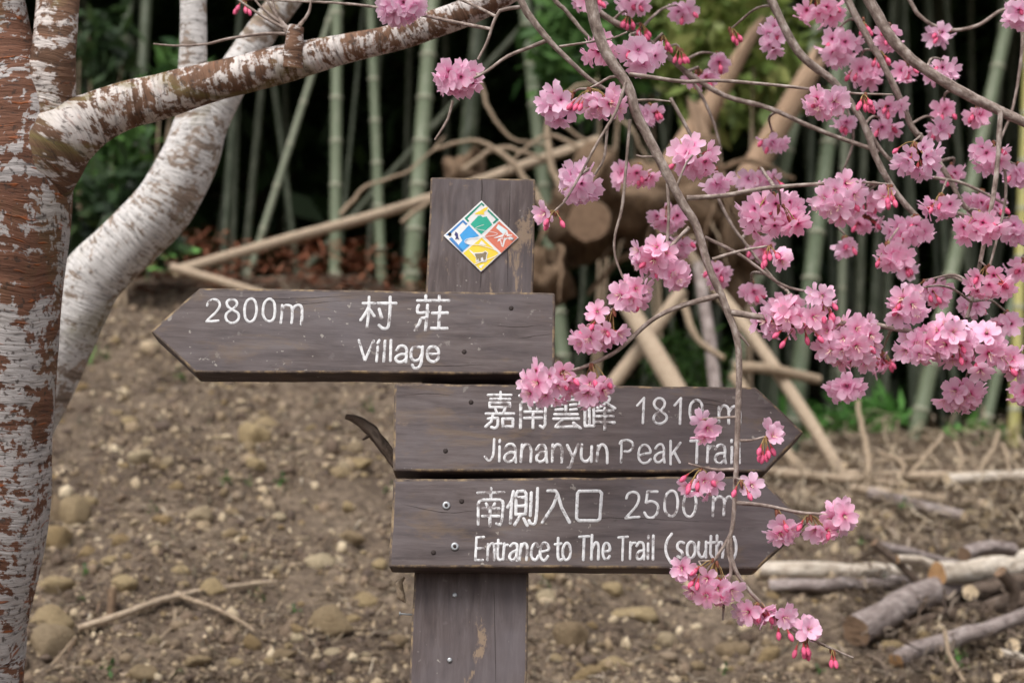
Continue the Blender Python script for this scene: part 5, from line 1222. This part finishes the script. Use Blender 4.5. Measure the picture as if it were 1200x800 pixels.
LOGS = [ # points(px,py), r0, r1, bark, end, lift, label
 ([(1004, 738), (1055, 709), (1105, 690), (1165, 672)], 18, 16, 'log_grey', 'cut_dark', 0.0, 'thickest grey log, its sawn end toward the sign'),
 ([(885, 667), (960, 668), (1060, 672)], 10, 10, 'log_pale', 'cut_pale', 0.0, 'pale straight log lying level behind the lowest board point'),
 ([(900, 688), (980, 686), (1075, 680)], 7, 7, 'log_grey', 'cut_dark', 0.0, 'thin grey log just below the pale level log'),
 ([(1098, 673), (1150, 668), (1215, 655)], 14, 14, 'log_pale', 'cut_tan', .10, 'whitish log with an orange-brown sawn end on top of the pile'),
 ([(1048, 776), (1095, 754), (1155, 736), (1210, 716)], 10, 9, 'log_grey', 'cut_tan', 0.0, 'small grey log with a fresh end below the thickest log'),
 ([(1137, 693), (1175, 686), (1220, 680)], 9, 10, 'log_dark', 'cut_pale', .06, 'dark log with a small pale sawn end under the whitish log'),
 ([(1130, 720), (1175, 708), (1220, 698)], 10, 10, 'log_dark', 'cut_pale', .0, 'dark log with a round pale sawn end, lower one of the two'),
 ([(1131, 650), (1160, 642), (1186, 645)], 9, 8, 'log_grey', 'cut_dark', .12, 'short grey log chunk lying on the top of the pile'),
 ([(1024, 636), (1050, 660), (1078, 684)], 5.5, 4.5, 'log_dark', 'cut_dark', .05, 'dark stick slanting across the pale level log'),
 ([(1030, 640), (1070, 648), (1120, 662)], 5, 5, 'log_grey', 'cut_dark', .08, 'grey stick lying along the back of the pile'),
 ([(1052, 654), (1080, 656), (1100, 664)], 5, 5, 'log_pale', 'cut_tan', .10, 'short pale stick ending at the orange-brown sawn end'),
 ([(1172, 768), (1190, 770), (1215, 778)], 6, 5, 'log_pale', 'cut_pale', 0.0, 'pale branch end at the right edge low in the pile'),
 ([(1186, 757), (1215, 752)], 8, 8, 'log_dark', 'cut_pale', .02, 'pale sawn end at the right edge above the pale branch'),
 ([(1168, 796), (1190, 789), (1215, 782)], 5, 5, 'dead', 'cut_pale', 0.0, 'thin branch at the bottom right corner'),
 ([(1172, 668), (1190, 690), (1186, 715)], 8, 6, 'log_dark', 'cut_dark', .10, 'dark bent bark piece at the right of the pile'),
 ([(1105, 738), (1112, 768), (1130, 800)], 3, 2.5, 'dead', 'cut_dark', .06, 'thin bent twig hanging down in front of the small grey log'),
 ([(1060, 735), (1130, 712), (1200, 720)], 5, 5, 'log_dark', 'cut_dark', .0, 'dark stick in the shadow between the logs')]
YL0 = G(1004, 745).y
FRONT = {0: (.972, .2), 3: (1.05, .1), 5: (1.015, .12), 6: (.99, .12), 7: (1.03, .06), 4: (.905, .1), 10: (1.06, .02), 14: (.985, .03), 15: (.88, -.03), 8: (1.06, .02), 9: (1.1, .06)}
for i, (pt, r0, r1, mt, ce, lift, lb) in enumerate(LOGS):
    g = [G(a, b, r0 * 5 / FPX) for a, b in pt]
    yb = min(q.y for q in g[:2])
    Ys = [min(q.y, yb + .28 * k + .0) for k, q in enumerate(g)] if lift == 0 else [min(q.y, yb) - lift * 1.5 + .22 * k for k, q in enumerate(g)]
    if i in FRONT: Ys = [FRONT[i][0] * YL0 + FRONT[i][1] * k for k in range(len(pt))]
    pole([(a, b, Y) for (a, b), Y in zip(pt, Ys)], r0, r1, mt, 'log' if r0 > 6 else 'stick', lb, 'log' if r0 > 6 else 'stick', 'wood of the log pile', capm=ce, seed=50 + i, rough=.24, seg=18, wob=.01)
# fallen forked stick, lower left
g = G(95, 735, .02)
def onground(pp_, h=.022): return [(a, b, G(a, b, h).y) for a, b in pp_]
fs = empty('fallen_stick', g); tag(fs, 'pale forked stick lying across the stones at lower left', 'stick')
mb = MB(); pl3 = onground([(92, 736), (145, 718), (210, 698), (290, 685), (325, 680)]); tube(mb, [PY(*q) for q in pl3], [4.2 * q[2] / FPX * k for q, k in zip(pl3, (1, 1, .95, .75, .3))], .02, 8, .15, 25, .003, seed=61); obj('main_stem', mb.me('main_stem', M['dry_pole']), fs, world_verts=True)
mb = MB(); pl3 = onground([(212, 699), (250, 711), (285, 730), (300, 740)]); tube(mb, [PY(*q) for q in pl3], [3.2 * q[2] / FPX * k for q, k in zip(pl3, (1, .9, .6, .4))], .02, 8, .15, 25, .003, seed=62); obj('side_shoot', mb.me('side_shoot', M['dead']), fs, world_verts=True)
for i, (pt, r, mt, lb) in enumerate([([(132, 690), (130, 720), (128, 770)], 6, 'root', 'brown upright root beside the round pale stone'), ([(70, 745), (85, 760), (102, 785)], 2.2, 'dead', 'thin bent twig below the trunk at lower left'), ([(40, 790), (60, 780), (90, 745)], 2.0, 'dead', 'thin twig against the trunk foot at lower left'), ([(170, 770), (180, 755), (200, 735)], 2.0, 'dead', 'thin twig leaning below the forked stick'), ([(140, 790), (200, 797), (260, 800)], 3, 'dry_pole', 'pale twig lying at the bottom left edge'), ([(240, 745), (248, 765), (250, 790)], 2.2, 'dry_pole', 'short pale twig standing at the bottom left'), ([(800, 716), (806, 690), (804, 680)], 5, 'dry_pole', 'pale stick end under the lowest board point')]):
    q = G(*pt[1], .01); pole([(a, b, q.y + (.04 * k if i else -.02 * k)) for k, (a, b) in enumerate(pt)], r, r * .7, mt, 'twig', lb, 'twig', seed=80 + i, seg=7, wob=.003)
print('blossoms', NBL, 'tris', sum(len(m.polygons) for m in bpy.data.meshes))
